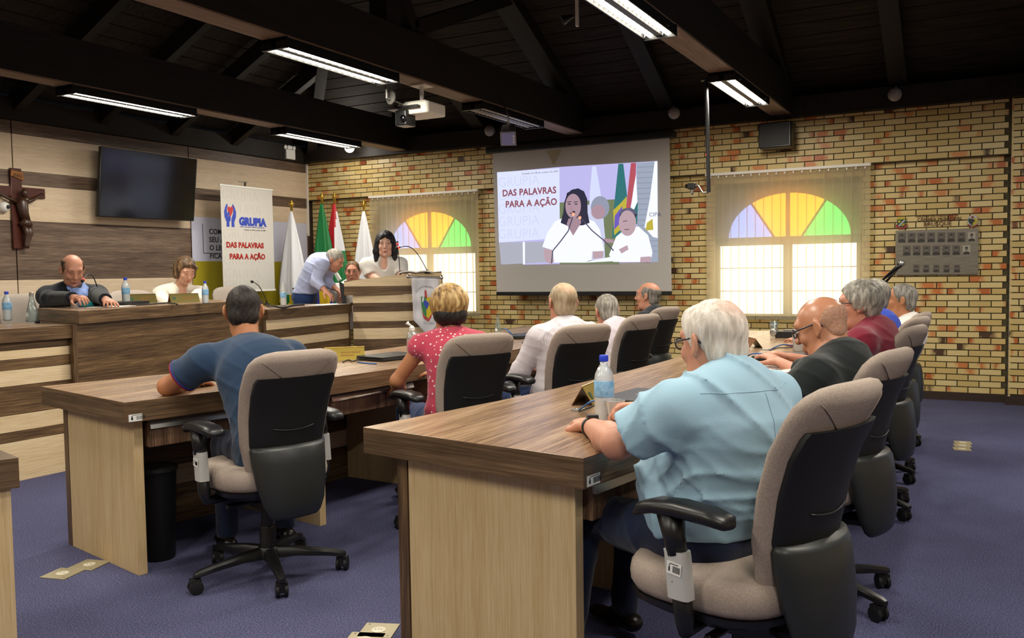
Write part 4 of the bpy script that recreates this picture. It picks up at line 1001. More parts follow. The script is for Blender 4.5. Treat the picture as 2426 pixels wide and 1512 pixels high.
wl_text('CÂMARA MUNICIPAL', 610, 285, .042, 'middle line of metal letters above the plaque', .92)
wl_text('BRUSQUE', 735, 385, .056, 'largest, lowest line of metal letters above the plaque', .95)
# ---- flags
def flag(label, top, mats, seed, w=.16, drop=1.35, strips=None):
    t = thing('flag', label, 'flag', (top.x, top.y, .15), 0, None)
    obj('pole', MB().tube([(top.x+.0, top.y, .16), (top.x, top.y, top.z-.06)], .013, 8).lathe([(.12, .15), (.12, .17), (.03, .19)], (top.x, top.y, 0), 16), 'brass', t, smooth='auto')
    obj('finial', MB().lathe([(.014, -.14), (.016, -.08), (.034, -.06), (.036, -.045), (.016, -.03), (.018, -.018), (.01, -.005), (.003, 0)], top, 12), 'brass', t, smooth=True)
    rnd = random.Random(seed); n = 40; H = 14; rg = []; ph = rnd.random()*6
    for j in range(H+1):
        f = j/H; z = top.z-.14-f*drop; wd = .018+w*min(1, f*1.5)**.8*(1-.12*max(0, f-.8)); r = []
        for k in range(n):
            a = 2*pi*k/n; fold = 1+.22*sin(5*a+ph)*min(1, f*3)+.10*sin(11*a+2*ph)*min(1, f*3)
            r.append((top.x+.02*f+wd*fold*cos(a), top.y-.01+wd*.55*fold*sin(a), z-(.06*sin(3*a+ph) if j == H else 0)))
        rg.append(r)
    m = MB(); m.rings(rg)
    c = obj('cloth', m, mats, t, smooth=True)
    if strips:
        for p in c.data.polygons: p.material_index = strips((p.center.x+t.location.x-top.x)/w, (top.z-.14-(p.center.z+.15))/drop, math.atan2(p.center.y+t.location.y-top.y, p.center.x+t.location.x-top.x))
    return t
for nme, c in dict(f_white='#d9dae0', f_green='#0f7038', f_yellow='#c9a91e', f_blue='#1e2f8a', f_red='#b5202a').items(): mottled(nme, c, c, 3, .55, 0, .05)
flag('white flag with a green and gold emblem low on it, nearest the banner', WY(690, 474, 8.5), ['f_white', 'f_green', 'f_yellow'], 1, .17, 1.45, lambda u, v, a: (0 if v < .68 else (1 if math.sin(a*4+v*20) > .1 else 2)))
flag('green flag with yellow and blue folds behind the bending man', WY(762, 457, 8.85), ['f_green', 'f_yellow', 'f_blue'], 2, .15, 1.5, lambda u, v, a: (0 if v < .62 else (1 if math.sin(a*3+v*6) > -.1 else 2)))
flag('red, white and green flag beside the green one', WY(792, 457, 8.95), ['f_red', 'f_white', 'f_green', 'f_blue'], 3, .15, 1.4, lambda u, v, a: (0 if (u < .28 and v < .45) or (u < .1 and v > .6) else (1 if v < .42 else (2 if u > -.2 else 3))))
flag('plain white flag just left of the blind', WY(862, 474, 8.85), ['f_white'], 4, .15, 1.4)
# ---- projector with its mount, spotlights, cameras, pipe
pj = thing('ceiling_projector', 'pale ceiling projector hanging from the beam beside the lit tube lamp', 'projector', (-4.1, 6.6, 2.6))
P0 = WX(1000, 262, -4.05); px, py, pz = P0.x, P0.y, P0.z
obj('body', MB().rbox(px-.16, px+.14, py-.13, py+.15, pz-.045, pz+.05, .03), 'white_paint', pj, bevel=.01)
obj('lens', MB().lathe([(.04, 0), (.045, .02), (.035, .03)], (px-.06, py+.15, pz), 16, axis=(0, 1, 0)), 'black_plastic', pj, smooth='auto')
obj('mount', MB().tube([(px, py, pz+.05), (px, py, ZB)], .018, 10).box(px-.07, px+.07, py-.07, py+.07, ZB-.012, ZB).box(px-.1, px+.1, py-.1, py+.1, pz+.052, pz+.062), 'white_paint', pj, bevel=.002)
obj('vent_grille', MB().box(px-.163, px-.158, py-.10, py+.10, pz-.02, pz+.03), 'black_matte', pj)
P1 = WX(960, 270, -4.15); t = thing('dome_camera', 'black camera with a round lens hung just left of the projector', 'camera', tuple(P1))
obj('bracket', MB().tube([(P1.x, P1.y-.25, ZB), (P1.x, P1.y-.25, P1.z+.09), (P1.x, P1.y-.05, P1.z+.07)], .01, 8).lathe([(.055, 0), (.055, .01)], (P1.x, P1.y-.2, P1.z+.10), 18, axis=(0.3, 1, 0)), 'grey_metal', t, smooth='auto')
obj('housing', MB().rbox(P1.x-.06, P1.x+.06, P1.y-.07, P1.y+.07, P1.z-.10, P1.z+.02, .02), 'black_plastic', t, bevel=.008)
obj('lens', MB().ell((P1.x+.03, P1.y-.075, P1.z-.05), .03, .02, .03, 14, 8), 'tv_glass', t, smooth=True)
obj('top_plate', MB().box(P1.x-.13, P1.x+.17, P1.y-.08, P1.y+.08, P1.z+.03, P1.z+.05), 'black_plastic', t, bevel=.004)
P2 = WX(1205, 318, -3.88); t = thing('spotlight', 'silver square-mouthed spotlight beside the globe left of the screen', 'spotlight', tuple(P2))
d = Vector((.35, -.75, -.55)).normalized(); s_ = d.cross(Vector((0, 0, 1))).normalized(); u_ = s_.cross(d)
rg = []
for k_, w_ in ((-.13, .028), (-.08, .06), (.05, .068), (.10, .072)): c = P2+d*k_; rg.append([c+s_*w_*a+u_*w_*b for a, b in ((-1, -1), (1, -1), (1, 1), (-1, 1))])
obj('body', MB().rings(rg), plain('spot_silver', '#8a8a90', .3, .8), t, bevel=.006)
obj('glass', MB().obox(P2+d*.102, s_*.06, u_*.06, d*.001), plain('spot_glass', '#8f9ad8', .1), t)
for kk in (-1, 0, 1): obj('led', MB().ell(P2+d*.106-s_*.05+u_*kk*.028, .009, .009, .009, 10, 6), 'white_paint', t, smooth=True)
obj('bracket', MB().tube([P2+u_*.06, P2+u_*.06+Vector((0, 0, .12)), (-3.94, P2.y, ZB+.05)], .008, 8), 'grey_metal', t, smooth=True)
pp = thing('ceiling_pole', 'thin black pole hanging from the beam in front of the right window', 'pole', (-1.92, 6.85, 2.7))
T = G(1673, 190, ZB-.01); dpt = (T-CPOS).dot(_F); Bm = WY(1679, 456, T.y)
obj('tube', MB().tube([T, Bm], .016, 10), 'black_plastic', pp, smooth='auto')
obj('flange', MB().lathe([(.045, 0), (.045, .012)], (T.x, T.y, ZB-.014), 14), 'black_plastic', pp)
o = obj('led_dot', MB().ell(WY(1674, 367, T.y)+Vector((0, -.016, 0)), .004, .004, .004, 8, 6), 'led_red', pp)
t = thing('action_camera', 'small black camera on an arm at the foot of the hanging pole', 'camera', tuple(Bm))
a = WY(1640, 441, T.y); obj('arm', MB().tube([Bm, Bm+Vector((-.05, 0, .0)), a+Vector((.05, 0, .0)), a], .007, 8), 'grey_metal', t, smooth=True)
obj('body', MB().rbox(a.x-.035, a.x+.03, a.y-.03, a.y+.03, a.z-.025, a.z+.022, .01), 'black_plastic', t, bevel=.004)
obj('lens', MB().lathe([(.016, 0), (.016, .02)], (a.x-.035, a.y-.01, a.z), 12, axis=(-1, -.3, 0)), 'tv_glass', t)
obj('clamp', MB().box(a.x-.01, a.x+.006, a.y-.01, a.y+.01, a.z-.06, a.z-.02).ell((a.x, a.y, a.z-.06), .012, .012, .012, 10, 6), 'grey_metal', t)
# white bracket with a small black spotlight at the top edge
a = G(1367, 20, 2.95); t = thing('hanging_spotlight', 'small black clip spotlight on a white hanging strip at the top edge of the picture', 'spotlight', tuple(a))
dd = (a-CPOS).dot(_F); lo = DP(1367, 62, dd)
obj('strip', MB().box(a.x-.008, a.x+.008, a.y-.012, a.y+.012, lo.z, 3.3), 'white_paint', t, bevel=.001)
b = DP(1347, 42, dd); dv = Vector((-.5, -.3, -.25)).normalized()
obj('lamp_head', MB().lathe([(.012, -.03), (.018, 0), (.03, .03), (.031, .045)], b, 12, axis=dv), 'black_plastic', t, smooth='auto')
obj('clip', MB().tube([b, (a.x, a.y, b.z+.01)], .006, 6), 'black_plastic', t)
# ---- pennant hanging on the lectern
pn = thing('pennant', 'white satin pennant with a green and yellow shield on a silver rod at the lectern', 'pennant', (-5.1, 7.7, 1.2))
A, B = DP(967, 656, 9.10), DP(1046, 658, 9.14)
obj('rod', MB().tube([A, B], .011, 12), 'chrome', pn, smooth='auto')
obj('hook', MB().tube([A.lerp(B, .5), A.lerp(B, .5)+Vector((-.07, .14, -.01))], .005, 6), 'chrome', pn)
for e in (A, B): obj('knob', MB().ell(e, .019, .019, .019, 12, 8), 'chrome', pn, smooth=True)
rr = (B-A).normalized(); uu = Vector((0, 0, 1)); nn_ = rr.cross(uu)
wd = (B-A).length
m = MB(); cols2, rows2 = 22, 26; vs = []
for j in range(rows2+1):
    f = j/rows2
    for i in range(cols2+1):
        u = i/cols2; x = wd*(.09+.82*u)+wd*.05*f*(1-.0*u); tip = .44+ .15*(1-abs(2*u-1)) ; z = -.01-f*tip*1.0
        vs.append(A+rr*x+uu*z+nn_*(.008*sin(u*17+f*3)+.006*sin(f*15+u*5)+.012))
fs = [(j*(cols2+1)+i, (j+1)*(cols2+1)+i, (j+1)*(cols2+1)+i+1, j*(cols2+1)+i+1) for j in range(rows2) for i in range(cols2)]
k = NT('satin'); k.b.inputs['Base Color'].default_value = lin('#d2d0d6'); k.b.inputs['Roughness'].default_value = .38; k.b.inputs['Sheen Weight'].default_value = .3; MATS['satin'] = k.m
c = obj('cloth', MB().add(vs, fs), 'satin', pn, smooth=True); so = c.modifiers.new('thickness', 'SOLIDIFY'); so.thickness = .002
def PN(u, v): return (wd*(.09+.82*(.54+(u-.56)*1.45)), -v)
def psh(nm, pts, mat, d): mm = MB(); poly2(mm, [PN(a, b) for a, b in pts], A+nn_*.022, rr, uu, d, .0006); obj(nm, mm, mat, pn)
psh('shield', [(.42, .20), (.68, .205), (.70, .36), (.62, .42), (.5, .40), (.44, .34)], 'p_yellow', .0)
psh('shield', [(.42, .20), (.56, .20), (.55, .42), (.47, .37), (.43, .30)], 'p_green', .001)
psh('shield', [(.48, .235), (.60, .25), (.62, .28), (.57, .33), (.50, .29)], 'p_blue', .002)
psh('shield', [(.52, .13), (.56, .135), (.58, .215), (.52, .205)], 'p_red', .002)
psh('shield', [(.43, .35), (.50, .40), (.60, .43), (.70, .36), (.71, .39), (.60, .455), (.48, .42)], 'p_red', .002)
arcp = ellp(.56, -.20, .30, .12, 14, radians(25), radians(155)); inn = ellp(.56, -.20, .275, .108, 14, radians(155), radians(25))
psh('motto_arc', [(a, -b) for a, b in arcp+inn], 'p_grey', .0)
text('motto_lettering', 'Brusque', 'p_grey', A+nn_*.0225+rr*(wd*.42)+uu*-.475, rr, uu, .035, pn)
# ================================================================== THINGS ON THE TABLES AND THE FLOOR
mottled('water_label', '#5f9fd0', '#9cc6e6', 60, .5); plain('cap_blue', '#1f3fd0', .4); plain('water_fill', '#b9c0c4', .3)
plain('laptop_black', '#17181b', .38); plain('cable_blue', '#2c5f9e', .45); plain('cable_black', '#101012', .5); plain('chrome_soft', '#b4b4b0', .3, .8); plain('teal_glass', '#2f8a94', .12)
def bottle(label, px, py, zt, s=1.0, grp='small water bottles with blue caps', proto={}):
    p = G(px, py, zt)
    if 'b' in proto: t = dup(proto['b'], p, 0, label, grp, (s, s, s)); return t
    t = thing('water_bottle', label, 'bottle', p, 0, grp, local=True); t.scale = (s, s, s)
    obj('body', MB().lathe([(.02, 0), (.030, .004), (.032, .012), (.031, .03), (.0325, .04), (.031, .05), (.0325, .06), (.0325, .145), (.030, .16), (.021, .180), (.013, .192), (.0125, .205)], n=24), 'water_plastic', t, smooth=True)
    obj('water', MB().lathe([(.018, .004), (.029, .008), (.0305, .13), (.0305, .135)], n=20), 'water_plastic', t, smooth=True)
    obj('label_band', MB().lathe([(.0330, .085), (.0334, .086), (.0334, .138), (.0330, .139)], n=24), 'water_label', t, smooth=True)
    obj('cap', MB().lathe([(.0145, .203), (.0150, .205), (.0150, .220), (.0135, .223)], n=20), 'cap_blue', t, smooth='auto')
    proto['b'] = t; return t
bottle('nearest blue-capped water bottle, on the near desk before the man in light blue', 1432, 1000, ZT, 1.02)
bottle('blue-capped water bottle on the lower counter at the left edge', 18, 760, .97, .97)
bottle('blue-capped water bottle between the suited man and the woman in white', 299, 721, 1.06, .97)
bottle('blue-capped bottle just right of the woman in the white jacket', 487, 719, 1.06, .8)
bottle('blue-capped bottle under an upturned cup, left of the bending man', 672, 725, .97, .97)
def cup(label, p, s=1.0, flip=False, filled=None):
    t = thing('plastic_cup', label, 'cup', p, 0, None)
    pr_ = [(.022, 0), (.0225, .002), (.034, .075), (.036, .078), (.034, .079), (.0325, .076), (.021, .004)]
    if flip: pr_ = [(r, .079-h) for r, h in pr_]
    obj('cup_wall', MB().lathe([(r*s, h*s) for r, h in pr_], p, 24), 'cup_plastic', t, smooth='auto')
    if filled: obj('drink', MB().lathe([(.021*s, .004), (.027*s, .03*s), (.0272*s, .031*s)], p, 20), filled, t, smooth='auto')
    return t
plain('coffee', '#5a3f38', .3)
cup('clear plastic cup with a little dark drink, held by the man in light blue', G(1457, 1003, ZT), 1.0, False, 'coffee')
cup('empty plastic cup in front of the suited man', G(175, 727, 1.06), 1.0)
p = G(672, 725, .97); cup('plastic cup turned over a water bottle on the right counter', (p.x, p.y, p.z+.155), .95, True)
# glass carafe-like bottle, two of them
def glass_bottle(label, px, py, zt, s):
    p = G(px, py, zt); t = thing('glass_bottle', label, 'bottle', p, 0, None, local=True); t.scale = (s, s, s)
    obj('glass', MB().lathe([(.036, 0), (.040, .005), (.040, .02), (.034, .07), (.022, .12), (.014, .155), (.013, .175)], n=24), 'clear_glass', t, smooth=True)
    obj('screw_cap', MB().lathe([(.0145, .172), (.0145, .192), (.012, .194)], n=18), 'chrome_soft', t, smooth='auto')
    obj('side_label', MB().obox((.0, -.0372, .045), (.012, 0, 0), (0, .001, -.004), (0, .0, .012)), 'paper', t)
glass_bottle('conical glass bottle at the left end of the raised counter', 77, 762, .97, 1.08)
glass_bottle('small conical glass bottle on the far desk below the projection screen', 1180, 792, ZT, .8)
# table bell, phone, papers
p = G(205, 727, 1.06); t = thing('table_bell', 'teal glass table bell in front of the suited man', 'bell', p)
obj('dome', MB().lathe([(.055, 0), (.056, .008), (.05, .012), (.045, .03), (.025, .048), (.008, .053)], p, 26), 'teal_glass', t, smooth=True); obj('knob', MB().lathe([(.004, .052), (.009, .058), (.01, .066), (.003, .072)], p, 14), 'chrome_soft', t, smooth=True)
p = G(95, 723, 1.06); tag(obj('smartphone', MB().rbox(p.x-.04, p.x+.04, p.y-.08, p.y+.08, 1.061, 1.069, .01), 'laptop_black', None, bevel=.002), 'dark smartphone at the left end of the raised counter', 'phone')
def paper(label, c, w, l, rz, mat='paper', z=ZT, th=.003):
    r = V3((cos(rz), sin(rz), 0)); u = V3((-sin(rz), cos(rz), 0)); tag(obj('paper_sheets', MB().obox(V3((c[0], c[1], z+th/2+.0005)), r*w/2, u*l/2, (0, 0, th/2)), mat, None), label, 'paper')
V3 = Vector
q = G(265, 727, 1.06); paper('loose papers beside the teal bell', q, .22, .30, .4, z=1.06)
q = G(775, 722, .97); paper('white papers spread on the right counter by the lectern', q, .25, .42, 0, z=.97)
mottled('magazine', '#c9c6bf', '#7a4a52', 25, .4)
q = G(1800, 868, ZT); paper('colourful magazine under the laptop of the bald man', q, .22, .30, 1.5, 'magazine', th=.004)
# laptops
def laptop(label, c, az, z=ZT, lid='laptop_black', badge=True, s=1.0):
    t = thing('laptop', label, 'laptop', (c[0], c[1], z), az_rz(az), None, local=True)
    obj('base', MB().rbox(-.17*s, .17*s, -.12*s, .12*s, .003, .016, .012), 'laptop_black', t, bevel=.002)
    obj('lid', MB().rbox(-.17*s, .17*s, -.12*s, .12*s, .018, .026, .012), lid, t, bevel=.002)
    obj('hinge', MB().tube([(-.12*s, .118*s, .014), (.12*s, .118*s, .014)], .006, 8), 'black_matte', t)
    for x in (-.14, .14):
        for y in (-.1, .1): obj('foot', MB().lathe([(.006, 0), (.006, .004)], (x*s, y*s, 0), 8), 'black_matte', t)
    if badge: obj('badge', MB().box(-.035, .035, .02, .03, .0262, .0268), 'chrome_soft', t)
    return t
plain('laptop_grey', '#3a3a3d', .35)
laptop('closed black laptop on the far desk between the navy polo man and the blonde woman', G(925, 850, ZT), -78)
laptop('closed black laptop on the far desk in front of the striped-shirt man', G(1240, 800, ZT), -70)
laptop('closed dark laptop before the man in light blue, by the nameplate', G(1530, 950, ZT), -84, lid='laptop_grey')
laptop('closed grey laptop in front of the bald man in black', G(1850, 850, ZT), -86, lid='laptop_grey')
laptop('closed black laptop on the raised counter before the suited man', G(290, 722, 1.06), 90, z=1.06, badge=False)
# brass nameplates folded like tents
def nameplate(label, px, py, z, ang, L=.24, hgt=.075, mat='gold_plate', writing=True):
    c = G(px, py, z); t = thing('nameplate', label, 'nameplate', (c.x, c.y, z), ang, 'brass nameplates on the desks', local=True)
    d = .045
    obj('front_face', MB().slab([(-L/2, -d, 0), (L/2, -d, 0), (L/2, 0, hgt), (-L/2, 0, hgt)], (0, .003, .0015)), mat, t)
    obj('rear_face', MB().slab([(-L/2, d, 0), (L/2, d, 0), (L/2, 0, hgt), (-L/2, 0, hgt)], (0, -.003, .0015)), 'brass_dark', t)
    if writing:
        up = V3((0, d, hgt)).normalized(); n = V3((0, -hgt, d)).normalized()
        cst = V3((-L*.36, -d*.5, hgt*.5))+n*.001
        m = MB(); poly2(m, [(-.012, .014), (-.012, -.004), (0, -.018), (.012, -.004), (.012, .014)][::-1], cst, (1, 0, 0), up, .0, .0006); obj('crest', m, 'em_green', t)
        for k_, (w, y) in enumerate(((.10, .008), (.07, -.012))): 
            m = MB()
            for j in range(int(w/.011)): poly2(m, [(-.02+j*.013, y-.004), (-.02+j*.013+.009, y-.004), (-.02+j*.013+.009, y+.004), (-.02+j*.013, y+.004)], V3((0, -d*.5, hgt*.5)), (1, 0, 0), up, .001, .0004)
            obj('engraved_line', m, 'brass_dark', t, kind='stuff')
    return t
nameplate('gold nameplate on the far desk left of the closed laptop', 816, 852, ZT, radians(42))
plain('gold_dull', '#6e6436', .35, .7)
nameplate('gold nameplate right of the suited man on the raised counter', 335, 718, 1.06, radians(70), mat='gold_dull')
nameplate('gold nameplate in front of the woman in the white jacket', 436, 717, 1.06, radians(66), mat='gold_dull')
nameplate('gold nameplate behind the blue-capped bottle on the near desk', 1402, 952, ZT, radians(96))
nameplate('gold nameplate turned edge-on beyond the white-haired man', 1782, 823, ZT, radians(120), .16, .06, 'gold_plate', False)
nameplate('half-hidden gold nameplate right beside the white hair', 1748, 850, ZT, radians(120), .16, .06, 'gold_plate', False)
# hand sanitiser
c = G(977, 838, ZT); t = thing('hand_sanitiser', 'clear hand sanitiser bottle with an open white flip cap on the far desk', 'bottle', c)
obj('bottle', MB().lathe([(.026, 0), (.034, .004), (.035, .02), (.035, .11), (.028, .13), (.016, .14), (.014, .15)], c, 24), 'clear_plastic', t, smooth=True)
obj('gel', MB().lathe([(.031, .003), (.032, .08), (.031, .081)], c, 20), 'clear_glass', t, smooth=True)
obj('label', MB().lathe([(.0352, .03), (.0355, .031), (.0355, .09), (.0352, .091)], c, 24), plain('label_pinkish', '#d9a79b', .5, Alpha=.55), t, smooth=True)
obj('label_block', MB().obox(c+V3((.012, -.034, .055)), (.012, .004, 0), (0, .001, 0), (0, 0, .02)), 'red_dark', t)
obj('cap', MB().lathe([(.018, .148), (.018, .168), (.012, .175), (.008, .18)], c, 18), 'white_plastic', t, smooth='auto')
obj('flip_lid', MB().tube([c+V3((0, 0, .176)), c+V3((-.018, -.01, .19)), c+V3((-.028, -.014, .20))], [.006, .008, .014], 10), 'white_plastic', t, smooth=True)
# gooseneck microphones
def goose(label, base, tip, zt, red=False, ang=None, bow=.12, grp=None):
    b = V3(base); t = thing('gooseneck_microphone', label, 'microphone', b, 0, grp)
    obj('base', MB().lathe([(.03, 0), (.03, .012), (.012, .02), (.010, .04)], b, 18), 'black_plastic', t, smooth='auto')
    tp = V3(tip); pts = []
    for i in range(13):
        f = i/12; p = b.lerp(tp, f)+V3((0, 0, bow*sin(pi*f)))+ (V3((0, 0, .03))*(1-f)); pts.append(p)
    obj('gooseneck', MB().tube(pts, .0045, 8), 'black_plastic', t, smooth=True)
    d = (pts[-1]-pts[-3]).normalized(); obj('capsule', MB().tube([tp, tp+d*.025, tp+d*.05, tp+d*.055], [.008, .012, .012, .006], 12), 'black_matte', t, smooth=True)
    obj('light_ring', MB().lathe([(.0125, 0), (.0128, .001), (.0128, .012), (.0125, .013)], tp+d*.006, 14, axis=d), 'led_red' if red else 'black_plastic', t, smooth=True)
    return t
goose('gooseneck microphone with a glowing red ring before the suited man', G(240, 722, 1.06), DP(198, 662, 6.55), 1.06, True)
goose('gooseneck microphone on the right counter above the navy polo man', G(632, 722, .97), DP(598, 668, 8.1), .97, False, bow=.05)
b = DP(1012, 648, 9.28); goose('long gooseneck microphone from the right end of the lectern to the speaker', b, DP(948, 586, 9.35), 1.2, True, bow=.10)
b = DP(948, 658, 9.25); goose('upright gooseneck microphone on the lectern beside the speaker', b, DP(942, 581, 9.4), 1.2, True, bow=.04)
# papers / open book on the lectern
c = DP(985, 648, 9.3); t = thing('open_book', 'white open book on the slanted lectern top', 'book', c)
lv3 = V3((lv_.x, lv_.y, 0)); ln3 = V3((-ln.x, -ln.y, 0))
for s in (-1, 1):
    rg = []
    for i in range(7): f = i/6; x = lv3*s*.17*f; rg.append([c+x+ln3*a+V3((0, 0, .012*sin(pi*f)+z-(.10*a if a > 0 else -.10*a*-1)*.6)) for a, z in ((-.11, 0), (.11, 0), (.11, .012), (-.11, .012))])
    obj('page_block', MB().rings(rg), 'paper', t, smooth='auto')
# black bag/stand at the left side of the lectern
c = DP(808, 700, 9.15); t = thing('music_stand', 'dark folding stand with pale clip at the left side of the lectern', 'stand', (c.x, c.y, .97))
A_ = DP(800, 668, 9.2); Bb = DP(812, 722, 9.2)
obj('black_panel', MB().slab([DP(803, 668, 9.2), DP(816, 676, 9.2), DP(816, 722, 9.2), DP(811, 722, 9.2)], (.01, .01, 0)), 'black_matte', t)
obj('clip', MB().slab([DP(791, 648, 9.2), DP(797, 646, 9.2), DP(807, 662, 9.2), DP(801, 667, 9.2)], (.01, .01, 0)), 'chrome_soft', t)
obj('foot', MB().lathe([(.05, 0), (.05, .01)], (Bb.x, Bb.y, .97), 14), 'black_matte', t)
# cables
def cable(label, pts, r, mat, name='cable'):
    P = [V3(p) for p in pts]; out = []
    for i in range(len(P)-1):
        p0, p1, p2, p3 = P[max(i-1, 0)], P[i], P[i+1], P[min(i+2, len(P)-1)]
        for j in range(6):
            t_ = j/6; out.append(.5*((2*p1)+(p2-p0)*t_+(2*p0-5*p1+4*p2-p3)*t_*t_+(3*p1-p0-3*p2+p3)*t_**3))
    out.append(P[-1]); tag(obj(name, MB().tube(out, r, 7), mat, None, smooth=True), label, 'cable')
def Zt(x, y, dz=.004, z=ZT): p = G(x, y, z+dz); return p
def grommet(label, x, y, z=ZT):
    p = G(x, y, z); tag(obj('cable_grommet', MB().lathe([(.032, 0), (.032, .003), (.026, .004), (.024, .001)], p, 22), 'grey_metal', None, smooth='auto'), label, 'grommet')
grommet('metal cable grommet in the near desk left of the blue-capped bottle', 1372, 972)
cable('blue cable from the near grommet to the closed laptop behind the bottle', [Zt(1372, 971, .0), Zt(1385, 962, .03), Zt(1405, 950, .05), Zt(1440, 945, .02), Zt(1470, 952, .012)], .0035, 'cable_blue')
cable('black cable beside the blue one on the near desk', [Zt(1370, 974, .0), Zt(1392, 968, .03), Zt(1420, 958, .035), Zt(1460, 960, .01)], .003, 'cable_black')
grommet('cable grommet beyond the white-haired man on the near desk', 1752, 852); grommet('farther cable grommet on the near desk', 1814, 829)
cable('blue cable arching to the grey laptop of the bald man', [Zt(1765, 850, .0), Zt(1778, 840, .03), Zt(1800, 838, .06), Zt(1828, 845, .03), Zt(1855, 853, .02)], .004, 'cable_blue')
cable('blue cable curving over the far end of the near desk', [Zt(1824, 830, .0), Zt(1838, 822, .03), Zt(1855, 817, .04), Zt(1880, 819, .03)], .004, 'cable_blue')
cable('black cable with a plug lying next to the farther grommet', [Zt(1826, 829), Zt(1845, 824), Zt(1862, 824), Zt(1878, 823)], .003, 'cable_black')
cable('black cable left of the laptop on the far desk', [Zt(812, 858), Zt(826, 853), Zt(838, 856, .012), Zt(852, 850, .012)], .004, 'cable_black')
cable('blue cable along the front of the laptop on the far desk', [Zt(848, 858), Zt(870, 861), Zt(892, 862)], .004, 'cable_blue')
cable('pale blue cable beside the small glass bottle', [Zt(1190, 778, .03), Zt(1202, 782, .05), Zt(1212, 792, .02)], .006, 'cable_blue')
cable('black cable tangle on the raised counter before the nameplates', [Zt(240, 724, .01, 1.06), Zt(280, 719, .02, 1.06), Zt(330, 722, .01, 1.06), Zt(395, 718, .01, 1.06), Zt(420, 721, .01, 1.06)], .006, 'cable_black')
cable('black cable coil on the right counter', [Zt(632, 724, .01, .97), Zt(650, 726, .02, .97), Zt(672, 729, .01, .97), Zt(695, 724, .025, .97), Zt(720, 722, .02, .97)], .010, 'cable_black')
# black device and plastic jar on the near desk
c = G(1866, 800, ZT); t = thing('desk_telephone', 'small dark device with chrome parts at the far end of the near desk', 'device', c)
obj('body', MB().rbox(c.x-.08, c.x+.16, c.y-.06, c.y+.06, ZT, ZT+.05, .01), 'black_plastic', t, bevel=.004); obj('dial', MB().lathe([(.03, 0), (.03, .02), (.02, .025)], (c.x-.085, c.y-.04, ZT+.04), 18, axis=(-.6, -1, 0)), 'chrome_soft', t, smooth='auto'); obj('top_plate', MB().box(c.x-.02, c.x+.15, c.y-.05, c.y+.05, ZT+.051, ZT+.06), 'grey_metal', t)
c = G(1898, 832, ZT); t = thing('plastic_jar', 'tall clear plastic jar in front of the bald man\'s chin', 'jar', c)
obj('jar_wall', MB().lathe([(.045, 0), (.047, .004), (.055, .13), (.057, .135), (.055, .136), (.053, .13), (.045, .006)], c, 26), 'cup_plastic', t, smooth=True)
c = G(1258, 812, ZT); tag(obj('smartphone', MB().rbox(c.x-.04, c.x+.04, c.y-.075, c.y+.075, ZT+.001, ZT+.009, .01), 'laptop_black', None, bevel=.002), 'dark smartphone on the far desk near the striped-shirt man', 'phone')
c = G(1834, 788, ZT); t = thing('drinking_glass', 'small clear glass near the far end of the near desk', 'glass', c); obj('glass_wall', MB().lathe([(.028, 0), (.032, .09), (.03, .09), (.026, .006)], c, 20), 'clear_glass', t, smooth=True)
# microphones on stands at the wall behind the near row
def stage_mic(label, tip, tail, foot):
    tip, tail = V3(tip), V3(tail); d = (tip-tail).normalized(); t = thing('microphone_stand', label, 'microphone', (foot[0], foot[1], 0))
    obj('grille', MB().ell(tip, .027, .027, .027, 16, 10), 'chrome_soft', t, smooth=True)
    obj('handle', MB().tube([tip-d*.02, tip-d*.06, tip-d*.19], [.024, .018, .011], 14), 'black_plastic', t, smooth=True)
    obj('boom', MB().tube([tip-d*.12, tail], .009, 8), 'black_plastic', t, smooth=True); obj('pole', MB().tube([tail, (foot[0], foot[1], .02)], .011, 8), 'black_plastic', t, smooth=True)
    m = MB()
    for k_ in range(3): a = radians(120*k_); m.tube([(foot[0], foot[1], .16), (foot[0]+.26*cos(a), foot[1]+.26*sin(a), .012)], .009, 6)
    obj('tripod', m, 'black_plastic', t, smooth=True)
T1 = WY(2137, 624, 8.15); T1b = WY(2085, 668, 8.2); stage_mic('microphone with a silver grille pointing up before the steel plaque', T1, T1b, (T1b.x-.05, T1b.y))
T2 = WY(2126, 638, 8.5); T2b = WY(2095, 672, 8.55); t = thing('microphone_stand', 'plain black boom just under the silver-grilled microphone', 'stand', (T2b.x, T2b.y, 0))
obj('boom', MB().tube([T2, T2b], [.009, .013], 8), 'black_plastic', t, smooth=True); obj('pole', MB().tube([T2b, (T2b.x, T2b.y, .02)], .011, 8).lathe([(.14, 0), (.14, .012), (.02, .03)], (T2b.x, T2b.y, 0), 20), 'black_plastic', t, smooth='auto')
# floor outlets
plain('outlet_plate', '#b3a98c', .4, .4); plain('outlet_core', '#d4cdb8', .4)
def outlet(label, px, py, rz, grp='metal socket plates in the carpet', sz=.062):
    c = G(px, py, 0); t = thing('floor_socket', label, 'socket', (c.x, c.y, 0), rz, grp, local=True)
    obj('plate', MB().box(-sz, sz, -sz, sz, .0, .005), 'outlet_plate', t, bevel=.001)
    obj('round_insert', MB().lathe([(.026, .005), (.026, .0065), (.022, .007)], n=22), 'outlet_core', t, smooth='auto')
    for x in (-.011, 0, .011): obj('pin_hole', MB().lathe([(.0022, .007), (.0022, .0074)], (x, (.004 if x == 0 else 0), 0), 8), 'black_matte', t)
    for x in (-1, 1): obj('screw', MB().lathe([(.004, .005), (.004, .006)], (x*sz*.75, -sz*.75*x, 0), 8), 'chrome', t)
outlet('socket plate in the carpet farther from the far desk\'s end panel', 148, 1361, radians(14)); outlet('socket plate in the carpet close by the far desk\'s end panel', 212, 1340, radians(14))
